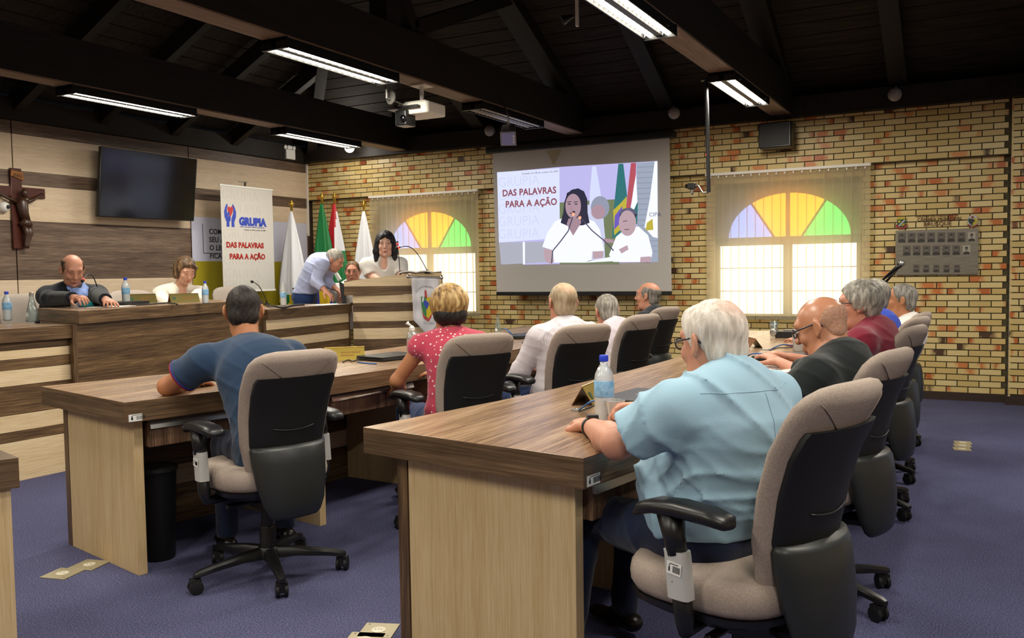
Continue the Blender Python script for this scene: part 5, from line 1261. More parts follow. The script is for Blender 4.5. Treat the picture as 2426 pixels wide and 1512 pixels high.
outlet('socket plate in the carpet at the bottom edge, before the near desk', 897, 1496, radians(20)); outlet('socket plate cut by the bottom edge of the picture', 862, 1519, radians(20))
for i, (y, lb) in enumerate(((1050, 'farthest'), (1057, 'middle'), (1065, 'nearest'))): outlet('%s of three narrow brass plates in the open carpet at the right' % lb, 2281-i, y, radians(8), 'brass plates in the open carpet at the right', .055)
# black bin under the far desk
c = G(378, 1322, 0); t = thing('waste_bin', 'tall black waste bin under the left end of the far desk', 'bin', c)
obj('bin_body', MB().lathe([(.065, 0), (.07, .01), (.085, .40), (.09, .41), (.085, .415)], c, 24), 'black_matte', t, smooth='auto'); obj('bin_rim', MB().lathe([(.088, .40), (.093, .405), (.093, .42), (.088, .425)], c, 24), 'dark_plastic', t, smooth='auto')
# stickers on the near arm sleeves of the two nearest chairs
# ================================================================== PEOPLE: smooth distance-field modelling, one continuous skin per figure
F32 = np.float32
def _v(p): return np.array(p, dtype=F32)
class Field:
    def __init__(s, h): s.h = h; s.ops = []; s.lo = np.full(3, 1e9); s.hi = np.full(3, -1e9); s.disp = None
    def _bb(s, pts, rs):
        lo = np.min([np.array(p)-r for p, r in zip(pts, rs)], 0); hi = np.max([np.array(p)+r for p, r in zip(pts, rs)], 0); return lo, hi
    def add(s, fn, lo, hi, k, mode=1):
        s.ops.append((fn, np.array(lo, float), np.array(hi, float), k, mode))
        if mode == 1: s.lo = np.minimum(s.lo, lo); s.hi = np.maximum(s.hi, hi)
    def cap(s, a, b, ra, rb, k=.02, mode=1, cut=None, flat=None):
        """tapered limb; flat=(unit vector, ratio) squashes it along that vector; cut=(point, normal) trims it square"""
        a_, b_ = _v(a), _v(b); ab = b_-a_; L2 = max(float(ab@ab), 1e-9)
        def fn(P):
            q = P-a_; t = np.clip((q@ab)/L2, 0, 1)[..., None]; q = q-t*ab; sc = 1.
            if flat is not None:
                u = _v(flat[0]); q = q+(q@u)[..., None]*u*(1/flat[1]-1); sc = .5+.5*flat[1]
            d = (np.sqrt((q*q).sum(-1))-(ra+(rb-ra)*t[..., 0]))*sc
            if cut is not None:
                for c, n in (cut if isinstance(cut, list) else [cut]): d = np.maximum(d, (P-_v(c))@_v(n))
            return d
        lo, hi = s._bb([a, b], [max(ra, rb)]*2); s.add(fn, lo, hi, k, mode); return s
    def ell(s, c, r, k=.02, mode=1, M=None, cut=None):
        c_, r_ = _v(c), _v(r); Mi = None if M is None else np.array(M, dtype=F32)
        def fn(P):
            q = P-c_
            if Mi is not None: q = q@Mi     # rows of M are axes -> local coords = M^T q
            k0 = np.sqrt(((q/r_)**2).sum(-1)); k1 = np.sqrt(((q/(r_*r_))**2).sum(-1))+1e-6
            d = k0*(k0-1)/k1
            if cut is not None:
                for cc, n in (cut if isinstance(cut, list) else [cut]): d = np.maximum(d, (P-_v(cc))@_v(n))
            return d
        R = float(max(r)); s.add(fn, np.array(c)-R, np.array(c)+R, k, mode); return s
    def mesh(s, name):
        h = s.h; pad = 3*h+.012; lo = s.lo-pad; dims = np.ceil((s.hi+pad-lo)/h).astype(int)+1
        F = np.full(tuple(dims), .5, dtype=F32); ax = [(lo[i]+h*np.arange(dims[i])).astype(F32) for i in range(3)]
        for fn, l, u, k, mode in s.ops:
            m = k+2.2*h+.006; i0 = np.maximum(np.floor((l-m-lo)/h).astype(int), 0); i1 = np.minimum(np.ceil((u+m-lo)/h).astype(int)+1, dims)
            if (i1 <= i0).any(): continue
            sl = tuple(slice(a, b) for a, b in zip(i0, i1))
            P = np.stack(np.meshgrid(*[ax[j][sl[j]] for j in range(3)], indexing='ij'), -1)
            d = fn(P); f = F[sl]
            if mode == 1:
                hh = np.maximum(k-np.abs(f-d), 0)/max(k, 1e-6); F[sl] = np.minimum(f, d)-hh*hh*k*.25
            else:       # carve
                d = -d; hh = np.maximum(k-np.abs(f-d), 0)/max(k, 1e-6); F[sl] = np.maximum(f, d)+hh*hh*k*.25
        if s.disp is not None:
            near = np.argwhere(np.abs(F) < .03); P = (near*h+lo).astype(F32)
            F[near[:, 0], near[:, 1], near[:, 2]] += s.disp(P)
        neg = F < 0
        c = np.zeros(tuple(dims-1), dtype=np.int8)
        for a in (0, 1):
            for b in (0, 1):
                for d in (0, 1): c += neg[a:dims[0]-1+a, b:dims[1]-1+b, d:dims[2]-1+d]
        cells = np.argwhere((c > 0) & (c < 8)); n = len(cells)
        ids = np.full(tuple(dims-1), -1, dtype=np.int32); ids[cells[:, 0], cells[:, 1], cells[:, 2]] = np.arange(n)
        acc = np.zeros((n, 3)); cnt = np.zeros(n)
        corners = [(a, b, d) for a in (0, 1) for b in (0, 1) for d in (0, 1)]
        val = {q: F[cells[:, 0]+q[0], cells[:, 1]+q[1], cells[:, 2]+q[2]] for q in corners}
        for q in corners:
            for axn in range(3):
                if q[axn] == 0:
                    r = list(q); r[axn] = 1; r = tuple(r); va, vb = val[q], val[r]; mk = (va < 0) != (vb < 0)
                    t = np.where(mk, va/np.where(mk, va-vb, 1), 0); p = np.tile(np.array(q, float), (n, 1)); p[:, axn] += t
                    acc += p*mk[:, None]; cnt += mk
        V = (cells+acc/cnt[:, None])*h+lo
        faces = []
        for axn in range(3):
            o1, o2 = (axn+1) % 3, (axn+2) % 3
            A = [slice(None)]*3; B = [slice(None)]*3; A[axn] = slice(0, -1); B[axn] = slice(1, None)
            fa, fb = neg[tuple(A)], neg[tuple(B)]; e = np.argwhere(fa != fb); e = e[(e[:, o1] > 0) & (e[:, o2] > 0)]
            sgn = fa[e[:, 0], e[:, 1], e[:, 2]]
            def cid(d1, d2):
                q = e.copy(); q[:, o1] -= d1; q[:, o2] -= d2; return ids[q[:, 0], q[:, 1], q[:, 2]]
            Q = np.stack([cid(1, 1), cid(0, 1), cid(0, 0), cid(1, 0)], 1); Q[~sgn] = Q[~sgn][:, ::-1]; faces.append(Q)
        Q = np.concatenate(faces)
        me = bpy.data.meshes.new(name); me.vertices.add(n); me.vertices.foreach_set('co', V.astype(F32).ravel())
        me.loops.add(len(Q)*4); me.loops.foreach_set('vertex_index', Q.ravel().astype(np.int32))
        me.polygons.add(len(Q)); me.polygons.foreach_set('loop_start', np.arange(0, len(Q)*4, 4, dtype=np.int32)); me.polygons.foreach_set('use_smooth', np.ones(len(Q), dtype=bool))
        me.update(calc_edges=True); return me
def skin_mat(name, a, b, spec=.45, rough=.5):
    k = NT(name); v = k.coord('Object'); f = k.noise(v, 26, 3, .6); g = k.noise(v, 7, 2)
    c = k.mix(g, lin(a), lin(b)); c2 = k.mix(f, k.mix(1., c, (.86, .80, .78, 1), 'MULTIPLY'), c)
    k.l(c2, k.b.inputs['Base Color']); k.b.inputs['Roughness'].default_value = rough; k.b.inputs['Specular IOR Level'].default_value = spec
    k.b.inputs['Subsurface Weight'].default_value = 0.0
    k.bump(k.noise(v, 320, 2), .12, .002); MATS[name] = k.m
skin_mat('skin_tan', '#b27650', '#c08660'); skin_mat('skin_pink', '#cf9a80', '#c98a70'); skin_mat('skin_light', '#dcae94', '#d8a086'); skin_mat('skin_bald', '#bd8262', '#cc9474', .6, .32)
skin_mat('skin_pale', '#e2b8a4', '#dca892')
def hair_mat(name, a, b, c, scale=60, stretch=(1, 1, .12)):
    k = NT(name); v = k.coord('Object', stretch); f = k.noise(v, scale, 3, .65, .3); g = k.noise(k.coord('Object'), 9, 2)
    mm = k.n('ShaderNodeMath', operation='MULTIPLY_ADD', i_1=.4, i_2=0.); k.l(g, mm.inputs[0]); k.l(f, mm.inputs[2])
    k.l(k.ramp(mm.outputs[0], [(.50, lin(a)), (.70, lin(b)), (.88, lin(c))]), k.b.inputs['Base Color'])
    k.b.inputs['Roughness'].default_value = .55; k.b.inputs['Specular IOR Level'].default_value = .35
    k.bump(f, .6, .006); MATS[name] = k.m
hair_mat('hair_dark', '#110e0c', '#1e1915', '#2f2822', 70, (1, 1, .5)); hair_mat('hair_black', '#07070a', '#111016', '#26262e'); hair_mat('hair_white', '#b9aea2', '#d6cdc2', '#ece6de')
hair_mat('hair_grey', '#57534c', '#8f8a80', '#b9b4a8'); hair_mat('hair_blonde', '#3d2b1c', '#a5824f', '#d9bd86', 45); hair_mat('hair_sand', '#8a7658', '#a8957a', '#bcaa8e')
hair_mat('hair_brown', '#2a1c12', '#57412c', '#8a6c4a', 45); hair_mat('hair_stubble', '#a07660', '#ac826a', '#b88f78', 90, (1, 1, 1)); hair_mat('hair_salt', '#3c3833', '#6f6a62', '#95908a')
def cloth_mat(name, h1, h2, scale=220, sheen=.2, rough=.85, stripes=None, dots=None):
    k = NT(name); v = k.coord('Object'); f = k.noise(v, scale, 2); big = k.noise(v, 6, 3)
    c = k.mix(big, lin(h1), lin(h2))
    if stripes:
        w = k.n('ShaderNodeTexWave', wave_type='BANDS', bands_direction='X', i_Scale=stripes[1]); 
        k.l(k.coord('Object', (1, 1, .05), (0, 0, stripes[2])), w.inputs['Vector']); w.inputs['Distortion'].default_value = .6
        c = k.mix(k.ramp(w.outputs['Fac'], [(.72, (0, 0, 0, 1)), (.86, (.7, .7, .7, 1))]), c, lin(stripes[0]))
    if dots:
        vo = k.n('ShaderNodeTexVoronoi', i_Scale=dots[1]); k.l(v, vo.inputs['Vector'])
        c = k.mix(k.ramp(vo.outputs['Distance'], [(.18, (1, 1, 1, 1)), (.24, (0, 0, 0, 1))]), c, lin(dots[0]))
    k.l(c, k.b.inputs['Base Color']); k.b.inputs['Roughness'].default_value = rough; k.b.inputs['Sheen Weight'].default_value = sheen
    k.b.inputs['Specular IOR Level'].default_value = .2
    k.bump(f, .25, .002); MATS[name] = k.m
cloth_mat('cl_navy', '#22354e', '#2a405c'); cloth_mat('cl_jeans', '#10172c', '#1c2745'); cloth_mat('cl_bluejeans', '#1d2f5a', '#2d4574'); cloth_mat('cl_pink', '#b33a52', '#c24a60', dots=('#e8d8d0', 42))
cloth_mat('cl_white_stripe', '#cfc8ce', '#dcd6da', stripes=('#bcb6c2', 42, .6)); cloth_mat('cl_lilac', '#c9bfc9', '#d3c9d2'); cloth_mat('cl_suit', '#11161f', '#1b212c'); cloth_mat('cl_blue', '#95b8cd', '#a2c3d6', sheen=.1)
cloth_mat('cl_black', '#161b1c', '#1e2526'); cloth_mat('cl_maroon', '#7c1f33', '#8a2a3e'); cloth_mat('cl_royal', '#1f3ba8', '#2747bd'); cloth_mat('cl_white', '#d3cfca', '#dedad5'); cloth_mat('cl_offwhite', '#d9d2c4', '#e2dccf')
cloth_mat('cl_lavender', '#a9b3da', '#b7c0e2'); cloth_mat('cl_shirtblue', '#7b93cf', '#8aa0d8'); cloth_mat('cl_dark', '#0d0f16', '#161a26'); cloth_mat('cl_white2', '#dcdad6', '#e6e4e0')
plain('leather_black', '#15110f', .35); plain('belt_tan', '#a8762c', .5); plain('glass_frame', '#1b2136', .3); plain('wire_frame', '#6b5a4a', .3, .6); plain('eye_white', '#c9bcb2', .3); plain('iris', '#2e1d14', .2); plain('lips', '#a5594c', .45)
plain('red_trim', '#a8202e', .7); plain('blue_trim', '#2f2f80', .7); glassy('lens_glass', '#e8eef4', .06)
def azv(a): a = radians(a); return Vector((sin(a), cos(a), 0))
def head_frame(az, pitch=0, roll=0):
    f = azv(az)*cos(radians(pitch))+Vector((0, 0, sin(radians(pitch)))); r = azv(az+90)
    u = r.cross(f); r2 = r*cos(radians(roll))+u*sin(radians(roll)); u2 = r2.cross(f); return r2, f, u2
def ik(a, c, l1, l2, pole):
    a, c = Vector(a), Vector(c); d = c-a; L = min(max(d.length, abs(l1-l2)+.02), l1+l2-.004); dn = d.normalized(); c = a+dn*L
    x = (l1*l1-l2*l2+L*L)/(2*L); y = sqrt(max(l1*l1-x*x, 0)); pl = Vector(pole); pl = (pl-dn*pl.dot(dn)).normalized()
    return a+dn*x+pl*y, c
def fold_fn(amp, seed, fx=7., fz=16.):
    r = np.random.RandomState(seed); ph = r.rand(9)*6.28; A = r.randn(3, 3)*.6
    def fn(P):
        w = P@A.astype(F32)*5
        x, y, z = P[:, 0]+.05*np.sin(w[:, 0]+ph[0]), P[:, 1]+.05*np.sin(w[:, 1]+ph[1]), P[:, 2]+.05*np.sin(w[:, 2]+ph[2])
        a = np.sin(x*fx*2.3+y*fx*.8+z*fz*1.5+ph[3]+1.1*np.sin(y*fx*2+z*6)); b = np.sin(-x*fx*2.9+y*fx*1.5+z*fz*1.1+ph[4]+np.sin(x*fx*2.2)); c = np.sin(x*fx*3+y*fx*2+z*fz*3.1+ph[5]+1.3*np.sin(x*fx*1.7+ph[6]))
        m = .5+.5*np.sin(w[:, 1]*1.7+ph[7]); m2 = .5+.5*np.sin(w[:, 0]*1.3-w[:, 2]+ph[8])
        return -(amp*(m*(1-np.abs(a))**4*1.5+m2*(1-np.abs(b))**5*1.4+.55*(1-m)*(1-np.abs(c))**4)-amp*.35).astype(F32)
    return fn
def build_head(Fd, C, fr, sc=1.0, fat=1.0, nose=1.0, k=.018):
    r, f, u = fr; M = np.array([[r.x, f.x, u.x], [r.y, f.y, u.y], [r.z, f.z, u.z]])    # columns: local axes in the world
    def L(x, y, z): return tuple(C+(r*x+f*y+u*z)*sc)
    s = sc
    Fd.ell(L(0, -.014, .032), (.074*s, .094*s, .082*s), k, M=M)
    Fd.ell(L(0, .022, -.03), (.063*s*fat, .066*s, .078*s), .03, M=M)
    Fd.cap(L(-.03*fat, .035, -.085), L(.03*fat, .035, -.085), .030*s*fat, .030*s*fat, .025)
    Fd.cap(L(0, .07, -.098), L(0, .062, -.102), .017*s, .02*s, .02)
    Fd.cap(L(-.036, .072, .036), L(.036, .072, .036), .014*s, .014*s, .02)             # brow
    for q in (-1, 1):
        Fd.ell(L(q*.042*fat, .062, -.022), (.020*s, .018*s, .022*s), .015, M=M)          # cheek
        Fd.ell(L(q*.031, .098, .014), (.016*s, .014*s, .011*s), .008, mode=2, M=M)      # eye socket
    Fd.cap(L(0, .084, .022), L(0, .104, -.018), .007*s, .011*s*nose, .010)
    Fd.ell(L(0, .100, -.024), (.016*s*nose, .014*s*nose, .010*s), .008, M=M)
    Fd.cap(L(-.018, .086, -.056), L(.018, .086, -.056), .0065*s, .0065*s, .007); Fd.cap(L(-.014, .084, -.067), L(.014, .084, -.067), .007*s, .007*s, .007)
    Fd.cap(L(-.022, .096, -.0615), L(.022, .096, -.0615), .0028*s, .0028*s, .004, mode=2)
    for q in (-1, 1):      # ears: rim, lobe, hollow
        er = (r*q*.5-f*.87).normalized(); Me = np.array([[er.x, (er.cross(u)).x, u.x], [er.y, (er.cross(u)).y, u.y], [er.z, (er.cross(u)).z, u.z]])
        Fd.ell(L(q*.083, -.010, .002), (.020*s, .008*s, .031*s), .007, M=Me); Fd.ell(L(q*.080, .0, -.024), (.010*s, .007*s, .013*s), .006, M=Me)
        Fd.ell(L(q*.093, -.006, .005), (.011*s, .005*s, .018*s), .004, mode=2, M=Me)
    return L, M
def hand_frame_prims(Fd, Wp, d, n, side, curl=.5, grip=None):
    """palm, four fingers of different lengths, thumb leaving the side of the palm; d along the hand, n out of its back, side = +1 thumb on d x n"""
    d = Vector(d).normalized(); n = Vector(n); n = (n-d*n.dot(d)).normalized(); s = d.cross(n)*side
    Fd.cap(Wp, Wp+d*.045, .026, .034, .02, flat=(n, .52)); Fd.cap(Wp+d*.04, Wp+d*.082, .036, .036, .015, flat=(n, .42))
    for i, (o, ln, sp) in enumerate(((.030, .9, .10), (.010, 1.0, .03), (-.010, .94, -.04), (-.029, .74, -.12))):
        p = Wp+d*(.086-.004*abs(i-1))+s*o; a = 0; dirn = (d+s*sp).normalized()
        for j, (l, r0, r1) in enumerate(((.042, .0092, .0084), (.026, .0084, .0077), (.021, .0077, .0064))):
            a += curl*(.45, .8, .6)[j]; q = p+(dirn*cos(a)-n*sin(a))*l*ln; Fd.cap(p, q, r0, r1, .004 if j else .010); p = q
    t0 = Wp+d*.022+s*.024-n*.006; t1 = t0+(d*.62+s*.66-n*.25).normalized()*.044; t2 = t1+(d*.88+s*.28-n*.38).normalized()*.032; t3 = t2+(d*.92+s*.05-n*.4).normalized()*.024
    Fd.cap(t0, t1, .016, .0115, .014); Fd.cap(t1, t2, .0112, .0098, .006); Fd.cap(t2, t3, .0098, .0078, .004)
def person(label, az, Pv, Nk, Hc, haz, hp=0, hroll=0, skin='skin_tan', hair='short', hairm='hair_dark', shirt='cl_navy', sleeve=.72, trousers='cl_jeans', sw=.185, bulk=1.0, belly=0.,
           arms=None, hs=1.0, h=.0065, hh=.006, fat=1.0, fold=.004, folds=(7, 16), stand=False, shoes=True, face=False, glasses=None, collar=None, seed=1, legs=None, tuck=False, long_cuff=False, jacket=False, lowz=None, waist=None, hem=None, nape=None, build_legs=True, seatz=.50):
    Pv, Nk, Hc = Vector(Pv), Vector(Nk), Vector(Hc); rt = azv(az+90); fw = azv(az); up = Vector((0, 0, 1))
    root = thing('person', label, 'person', (Pv.x, Pv.y, lowz if lowz is not None else 0))
    O = root.location.copy()
    fr = head_frame(haz, hp, hroll)
    sp = (Nk-Pv); back = -(fw-sp.normalized()*fw.dot(sp.normalized())).normalized()
    shd = {}; 
    for q, nm in ((-1, 'L'), (1, 'R')): shd[nm] = Nk+rt*sw*q-up*.055+fw*.015
    arms = arms or {}
    AR = {}
    for q, nm in ((-1, 'L'), (1, 'R')):
        S = shd[nm]; a = arms.get(nm)
        if a is None: a = dict(w=S+fw*.36-up*.0+rt*(-q)*.05)
        w = Vector(a['w']) if 'w' in a else Vector((0, 0, 0))
        if a.get('z') is not None: w.z = a['z']
        if 'e' in a: E_, Wr = Vector(a['e']), w
        else: E_, Wr = ik(S, w, .285*hs, .25*hs, a.get('pole', rt*q*.7-up*.8-fw*.1))
        AR[nm] = (S, E_, Wr, a)
    def torso(Fd, g, kk=.05):
        hc = (Pv+up*(hem if hem is not None else (.03 if tuck else -.07)), tuple(-up if True else up))
        b = bulk; m1 = Pv.lerp(Nk, .38)+back*.022; m2 = Pv.lerp(Nk, .72)+back*.03; fl = (fw-sp.normalized()*fw.dot(sp.normalized())).normalized()
        Fd.cap(Pv-rt*.055, Pv+rt*.055, .115*b+g, .115*b+g, kk, flat=(fl, .9), cut=hc); Fd.cap(Pv+up*.0, m1, .142*b+g, .140*b+g, kk, flat=(fl, .74), cut=hc)
        Fd.cap(m1, m2, .140*b+g, .150*b+g, kk, flat=(fl, .72)); Fd.cap(m2, Nk-up*.075, .148*b+g, .115*b+g, kk, flat=(fl, .68))
        if belly: Fd.ell(Pv.lerp(Nk, .25)+fw*.06*b, (.15*b+g, .15*b+g, .14*b+g), kk)
        for q, nm in ((-1, 'L'), (1, 'R')):
            S = shd[nm]; Fd.cap(Nk-up*.07+rt*q*.05, S-up*.005, .072*b**.5+g, .056*b**.5+g, .04); Fd.cap(Nk-up*.012-fw*.012, S+up*.012-rt*q*.02, .044+g*.6, .036+g*.6, .045)
    # ---- skin
    B = Field(h)
    L, M = build_head(B, Hc, fr, hs, fat)
    hb = Vector(L(0, -.022, -.06)); B.cap(Nk-up*.04+fw*.005, hb, .060*fat, .054*fat, .035)
    B.cap(Nk-up*.10, Nk-up*.04, .075, .062, .05)
    for q, nm in ((-1, 'L'), (1, 'R')):
        S, E_, Wr, a = AR[nm]
        B.cap(Nk-up*.10, S-up*.02, .05, .04, .04)
        B.cap(S-up*.01, E_, .046*bulk**.5, .038*bulk**.5, .03); fm = E_.lerp(Wr, .3); B.cap(E_, fm, .037*bulk**.5, .041*bulk**.5, .02); B.cap(fm, Wr, .041*bulk**.5, .026, .02)
        dd = (Wr-E_).normalized(); hd = Vector(a.get('hd', dd)); nn = Vector(a.get('hn', up))
        hand_frame_prims(B, Wr, hd, nn, a.get('ts', q*1), a.get('curl', .45))
    me = B.mesh('body'); me.transform(Matrix.Translation(-O)); me.materials.append(MATS[skin]); ob = bpy.data.objects.new('body', me); COL.objects.link(ob); ob.parent = root
    def fin(Fd, nm, mat, par=root, lab=None):
        me = Fd.mesh(nm); me.transform(Matrix.Translation(-O)); me.materials.append(MATS[mat]); o = bpy.data.objects.new(nm, me); COL.objects.link(o); o.parent = par
        if nm != 'hair': sm_ = o.modifiers.new('relax', 'SMOOTH'); sm_.factor = .5; sm_.iterations = 3
        if lab: o['label'] = lab
        return o
    # ---- shirt / jacket
    Sf = Field(max(h, .0075)); g = .014 if not jacket else .019; torso(Sf, g)
    for q, nm in ((-1, 'L'), (1, 'R')):
        S, E_, Wr, a = AR[nm]
        if sleeve <= 0: continue
        if sleeve < 1:
            c = S.lerp(E_, sleeve); ax = (E_-S).normalized(); Sf.cap(S-up*.005, S.lerp(E_, sleeve+.15), .062*bulk**.6+g*.6, .060*bulk**.6+g, .035, cut=(c, ax))
        else:
            Sf.cap(S-up*.005, E_, .058*bulk**.5+g*.7, .047*bulk**.5+g*.7, .035); c = E_.lerp(Wr, sleeve-1); ax = (Wr-E_).normalized()
            Sf.cap(E_, E_.lerp(Wr, sleeve-1+.1), .046*bulk**.5+g*.8, .036+g*.6, .025, cut=(c, ax))
    if fold: Sf.disp = fold_fn(fold, seed, *folds)
    if waist:
        base = Sf.disp; z0, z1, am = waist
        def dd_(P):
            m = np.clip((P[:, 2]-z0)/.05, 0, 1)*np.clip((z1-P[:, 2])/.16, 0, 1); s_ = P[:, 0]*1.0-P[:, 1]*.6
            a = np.sin(P[:, 2]*46+2.2*np.sin(s_*8+1)+1.2*np.sin(s_*17)); b = np.sin(P[:, 2]*30+s_*26+2*np.sin(s_*7))
            return base(P)-(am*m*((1-np.abs(a))**2*1.5*(.5+.5*np.sin(s_*12+P[:, 2]*9))+(1-np.abs(b))**2.5)).astype(F32)+F32(0)
        Sf.disp = dd_
    if collar == 'v':    # open V of the neckline
        Sf.ell(Nk+fw*.11-up*.045, (.045, .07, .085), .012, mode=2)
    sh = fin(Sf, 'jacket' if jacket else ('blouse' if face == 'w' else 'shirt'), shirt)
    # ---- collar band around the neck
    if collar in ('polo', 'shirt', 'round', 'vshirt'):
        nb = Nk-up*.028+fw*.008; nt = (hb-nb).normalized(); rr = rt; ff = nt.cross(rt)*-1 if nt.cross(rt).dot(fw) < 0 else nt.cross(rt)
        m = MB(); rg = []; hgt = {'polo': .040, 'shirt': .046, 'round': .014, 'vshirt': .04}[collar]
        for t, rad in ((0, .074*fat), (hgt*.5, .069*fat), (hgt, .067*fat), (hgt+.003, .064*fat), (hgt*.4, .061*fat)):
            rg.append([nb+nt*(t+(.012*(-cos(a)) if collar != 'round' else -.008*cos(a)*0)-(.02*max(0, cos(a))))+(rr*sin(a)+ff*cos(a)*.98)*(rad+.006) for a in [2*pi*i/36 for i in range(36)]])
        m.rings(rg, cap=False)
        if collar == 'shirt':
            rg = []
            for t, rad in ((hgt+.003, .070*fat), (hgt*.6, .080*fat), (0, .092*fat)): rg.append([nb+nt*(t-.012*cos(a)-.02*max(0, cos(a)))+(rr*sin(a)+ff*cos(a)*.98)*rad for a in [2*pi*i/36 for i in range(36)]])
            m.rings(rg, cap=False)
        me = mesh(m, 'collar', True); me.transform(Matrix.Translation(-O)); me.materials.append(MATS[arms.get('collar_mat', shirt)]); o = bpy.data.objects.new('collar', me); COL.objects.link(o); o.parent = root
        so = o.modifiers.new('thickness', 'SOLIDIFY'); so.thickness = .003
    # ---- trousers and shoes
    if build_legs:
        T = Field(.009); 
        T.cap(Pv-rt*.05-up*.015, Pv+rt*.05-up*.015, .124*bulk, .124*bulk, .05, flat=(fw, .96), cut=(Pv+up*(.055 if tuck or True else .02), (0, 0, 1)))
        for q, nm in ((-1, 'L'), (1, 'R')):
            hj = Pv+rt*q*.085-up*.03
            if stand: kn, an = (legs or {}).get(nm, (hj-up*.41+fw*.02, hj-up*.80))
            else:
                kn = hj+fw*.40+rt*q*.05+up*(.50-hj.z+.01); an = Vector((kn.x, kn.y, .10))+fw*.03
                if legs and nm in legs: kn, an = map(Vector, legs[nm])
            T.cap(hj, kn, .088*bulk**.5, .064, .04); T.cap(kn, an, .062, .048, .03, cut=(an-up*.02, (0, 0, -1)))
            if shoes:
                S2 = Field(.007); fd = azv(az); b0 = Vector((an.x, an.y, an.z-.045)); S2.cap(b0-fd*.04, b0+fd*.05, .036, .036, .02, flat=(up, .9)); S2.cap(b0+fd*.05-up*.012, b0+fd*.15-up*.016, .038, .032, .02, flat=(up, .7), cut=(b0-up*.05, (0, 0, -1)))
                fin(S2, 'shoe', 'leather_black')
        T.disp = fold_fn(.004, seed+5, 8, 12)
        tr = fin(T, 'trousers', trousers)
    # ---- hair
    if hair:
        Hf = Field(hh); s = hs; r, f, u = fr
        crown = dict(short=(.0785, .099, .089), thick=(.087, .105, .097), stubble=(.0765, .0965, .0845), side=(.081, .1, .086), crop=(.079, .099, .087), bob=(.088, .105, .100), long=(.095, .108, .102), full=(.083, .103, .092))[hair]
        def pl(x, y, z, nx, ny, nz): n_ = (r*nx+f*ny+u*nz).normalized(); return (L(x, y, z), tuple(n_))
        front = {'short': pl(0, .062, .06, 0, 1, -.35), 'thick': pl(0, .06, .055, 0, 1, -.6), 'stubble': pl(0, .0, .0, 0, 1, .9), 'side': pl(0, .03, .03, 0, 1, .35), 'crop': pl(0, .045, .05, 0, 1, -.2), 'bob': pl(0, .048, .05, 0, 1, -.3), 'long': pl(0, .052, .05, 0, 1, -.5), 'full': pl(0, .055, .05, 0, 1, -.4)}[hair]
        low = pl(0, -.03, -.022, 0, .75, -1) if hair in ('short', 'crop', 'side', 'full', 'stubble') else pl(0, -.03, -.045, 0, .6, -1) if hair not in ('bob', 'long') else pl(0, 0, -.06, 0, .1, -1)
        cuts = [front, low]
        if hair == 'side': cuts.append(pl(0, -.02, .072, 0, -.25, 1))
        if hair == 'stubble': cuts.append(pl(0, -.04, .062, 0, -.1, 1))
        Hf.ell(L(0, -.016, .034), tuple(c*s for c in crown), .01, M=M, cut=cuts)
        if hair in ('short', 'crop', 'thick', 'side', 'full', 'stubble'):      # nape and sideburns
            nw = .058 if hair != 'stubble' else .044
            Hf.cap(L(-.020, -.048, -.03), L(.020, -.048, -.03), nw*s*.9, nw*s*.84, .02, cut=[pl(0, -.03, -.07, 0, .5, -1), pl(0, -.028, 0, 0, 1, -.1)])
            if hair != 'stubble':
                for q in (-1, 1): Hf.cap(L(q*.066, .018, .035), L(q*.069, .012, -.002), .015*s, .009*s, .012)
        if hair == 'bob':
            for q in (-1, 1): Hf.cap(L(q*.068, -.01, .02), L(q*.078, .012, -.055), .036*s, .024*s, .02); Hf.cap(L(q*.05, -.06, .0), L(q*.062, -.045, -.085), .045*s, .03*s, .03)
            Hf.cap(L(-.066, .045, .055), L(.02, .058, .088), .022*s, .02*s, .02)
            Hf.cap(L(0, -.07, .02), L(0, -.07, -.07), .055*s, .04*s, .03)
        if hair == 'thick':
            Hf.cap(L(-.03, -.05, .03), L(.03, -.05, .03), .068*s, .068*s, .03); Hf.ell(L(0, -.03, .055), (.080*s, .085*s, .068*s), .02, M=M, cut=[front])
            for q in (-1, 1): Hf.cap(L(q*.07, .0, .03), L(q*.075, -.01, -.01), .028*s, .016*s, .02)
        if hair == 'full': Hf.cap(L(-.03, .04, .08), L(.035, .045, .08), .028*s, .026*s, .02)
        if hair == 'long':
            for q in (-1, 1):
                Hf.cap(L(q*.066, .005, .03), L(q*.084, .006, -.07), .034*s, .036*s, .02); Hf.cap(L(q*.084, .006, -.07), L(q*.090, .03, -.155), .037*s, .022*s, .02)
            Hf.cap(L(0, -.062, .0), L(0, -.066, -.13), .065*s, .056*s, .03, cut=pl(0, -.035, 0, 0, 1, 0))
            for q in (-1, 1): Hf.cap(L(q*.012, .072, .092), L(q*.062, .05, .03), .016*s, .018*s, .012)
        if hair in ('long', 'bob'): Hf.ell(L(0, .055, -.075), (.064*s, .085*s, .085*s), .008, mode=2, M=M)
        if hair == 'long': Hf.cap(L(0, .02, -.10), L(0, .03, -.18), .058*s, .062*s, .008, mode=2)
        amp = {'stubble': .0004, 'crop': .0008, 'short': .001, 'side': .001}.get(hair, .0016); r0 = np.random.RandomState(seed); Rn = np.array(M, dtype=F32)
        def hd_(P, a=amp, c=_v(Hc)):
            q = (P-c)@Rn; an_ = np.arctan2(q[:, 0], q[:, 1]-.0); rr_ = np.sqrt(q[:, 0]**2+q[:, 1]**2)
            return (a*(np.sin(an_*23+q[:, 2]*30+3*np.sin(q[:, 2]*40))+.6*np.sin(q[:, 0]*190+q[:, 2]*60+2*np.sin(q[:, 1]*70))+.6*np.sin(q[:, 1]*230+q[:, 0]*90))).astype(F32)*.8
        Hf.disp = hd_
        fin(Hf, 'hair', hairm)
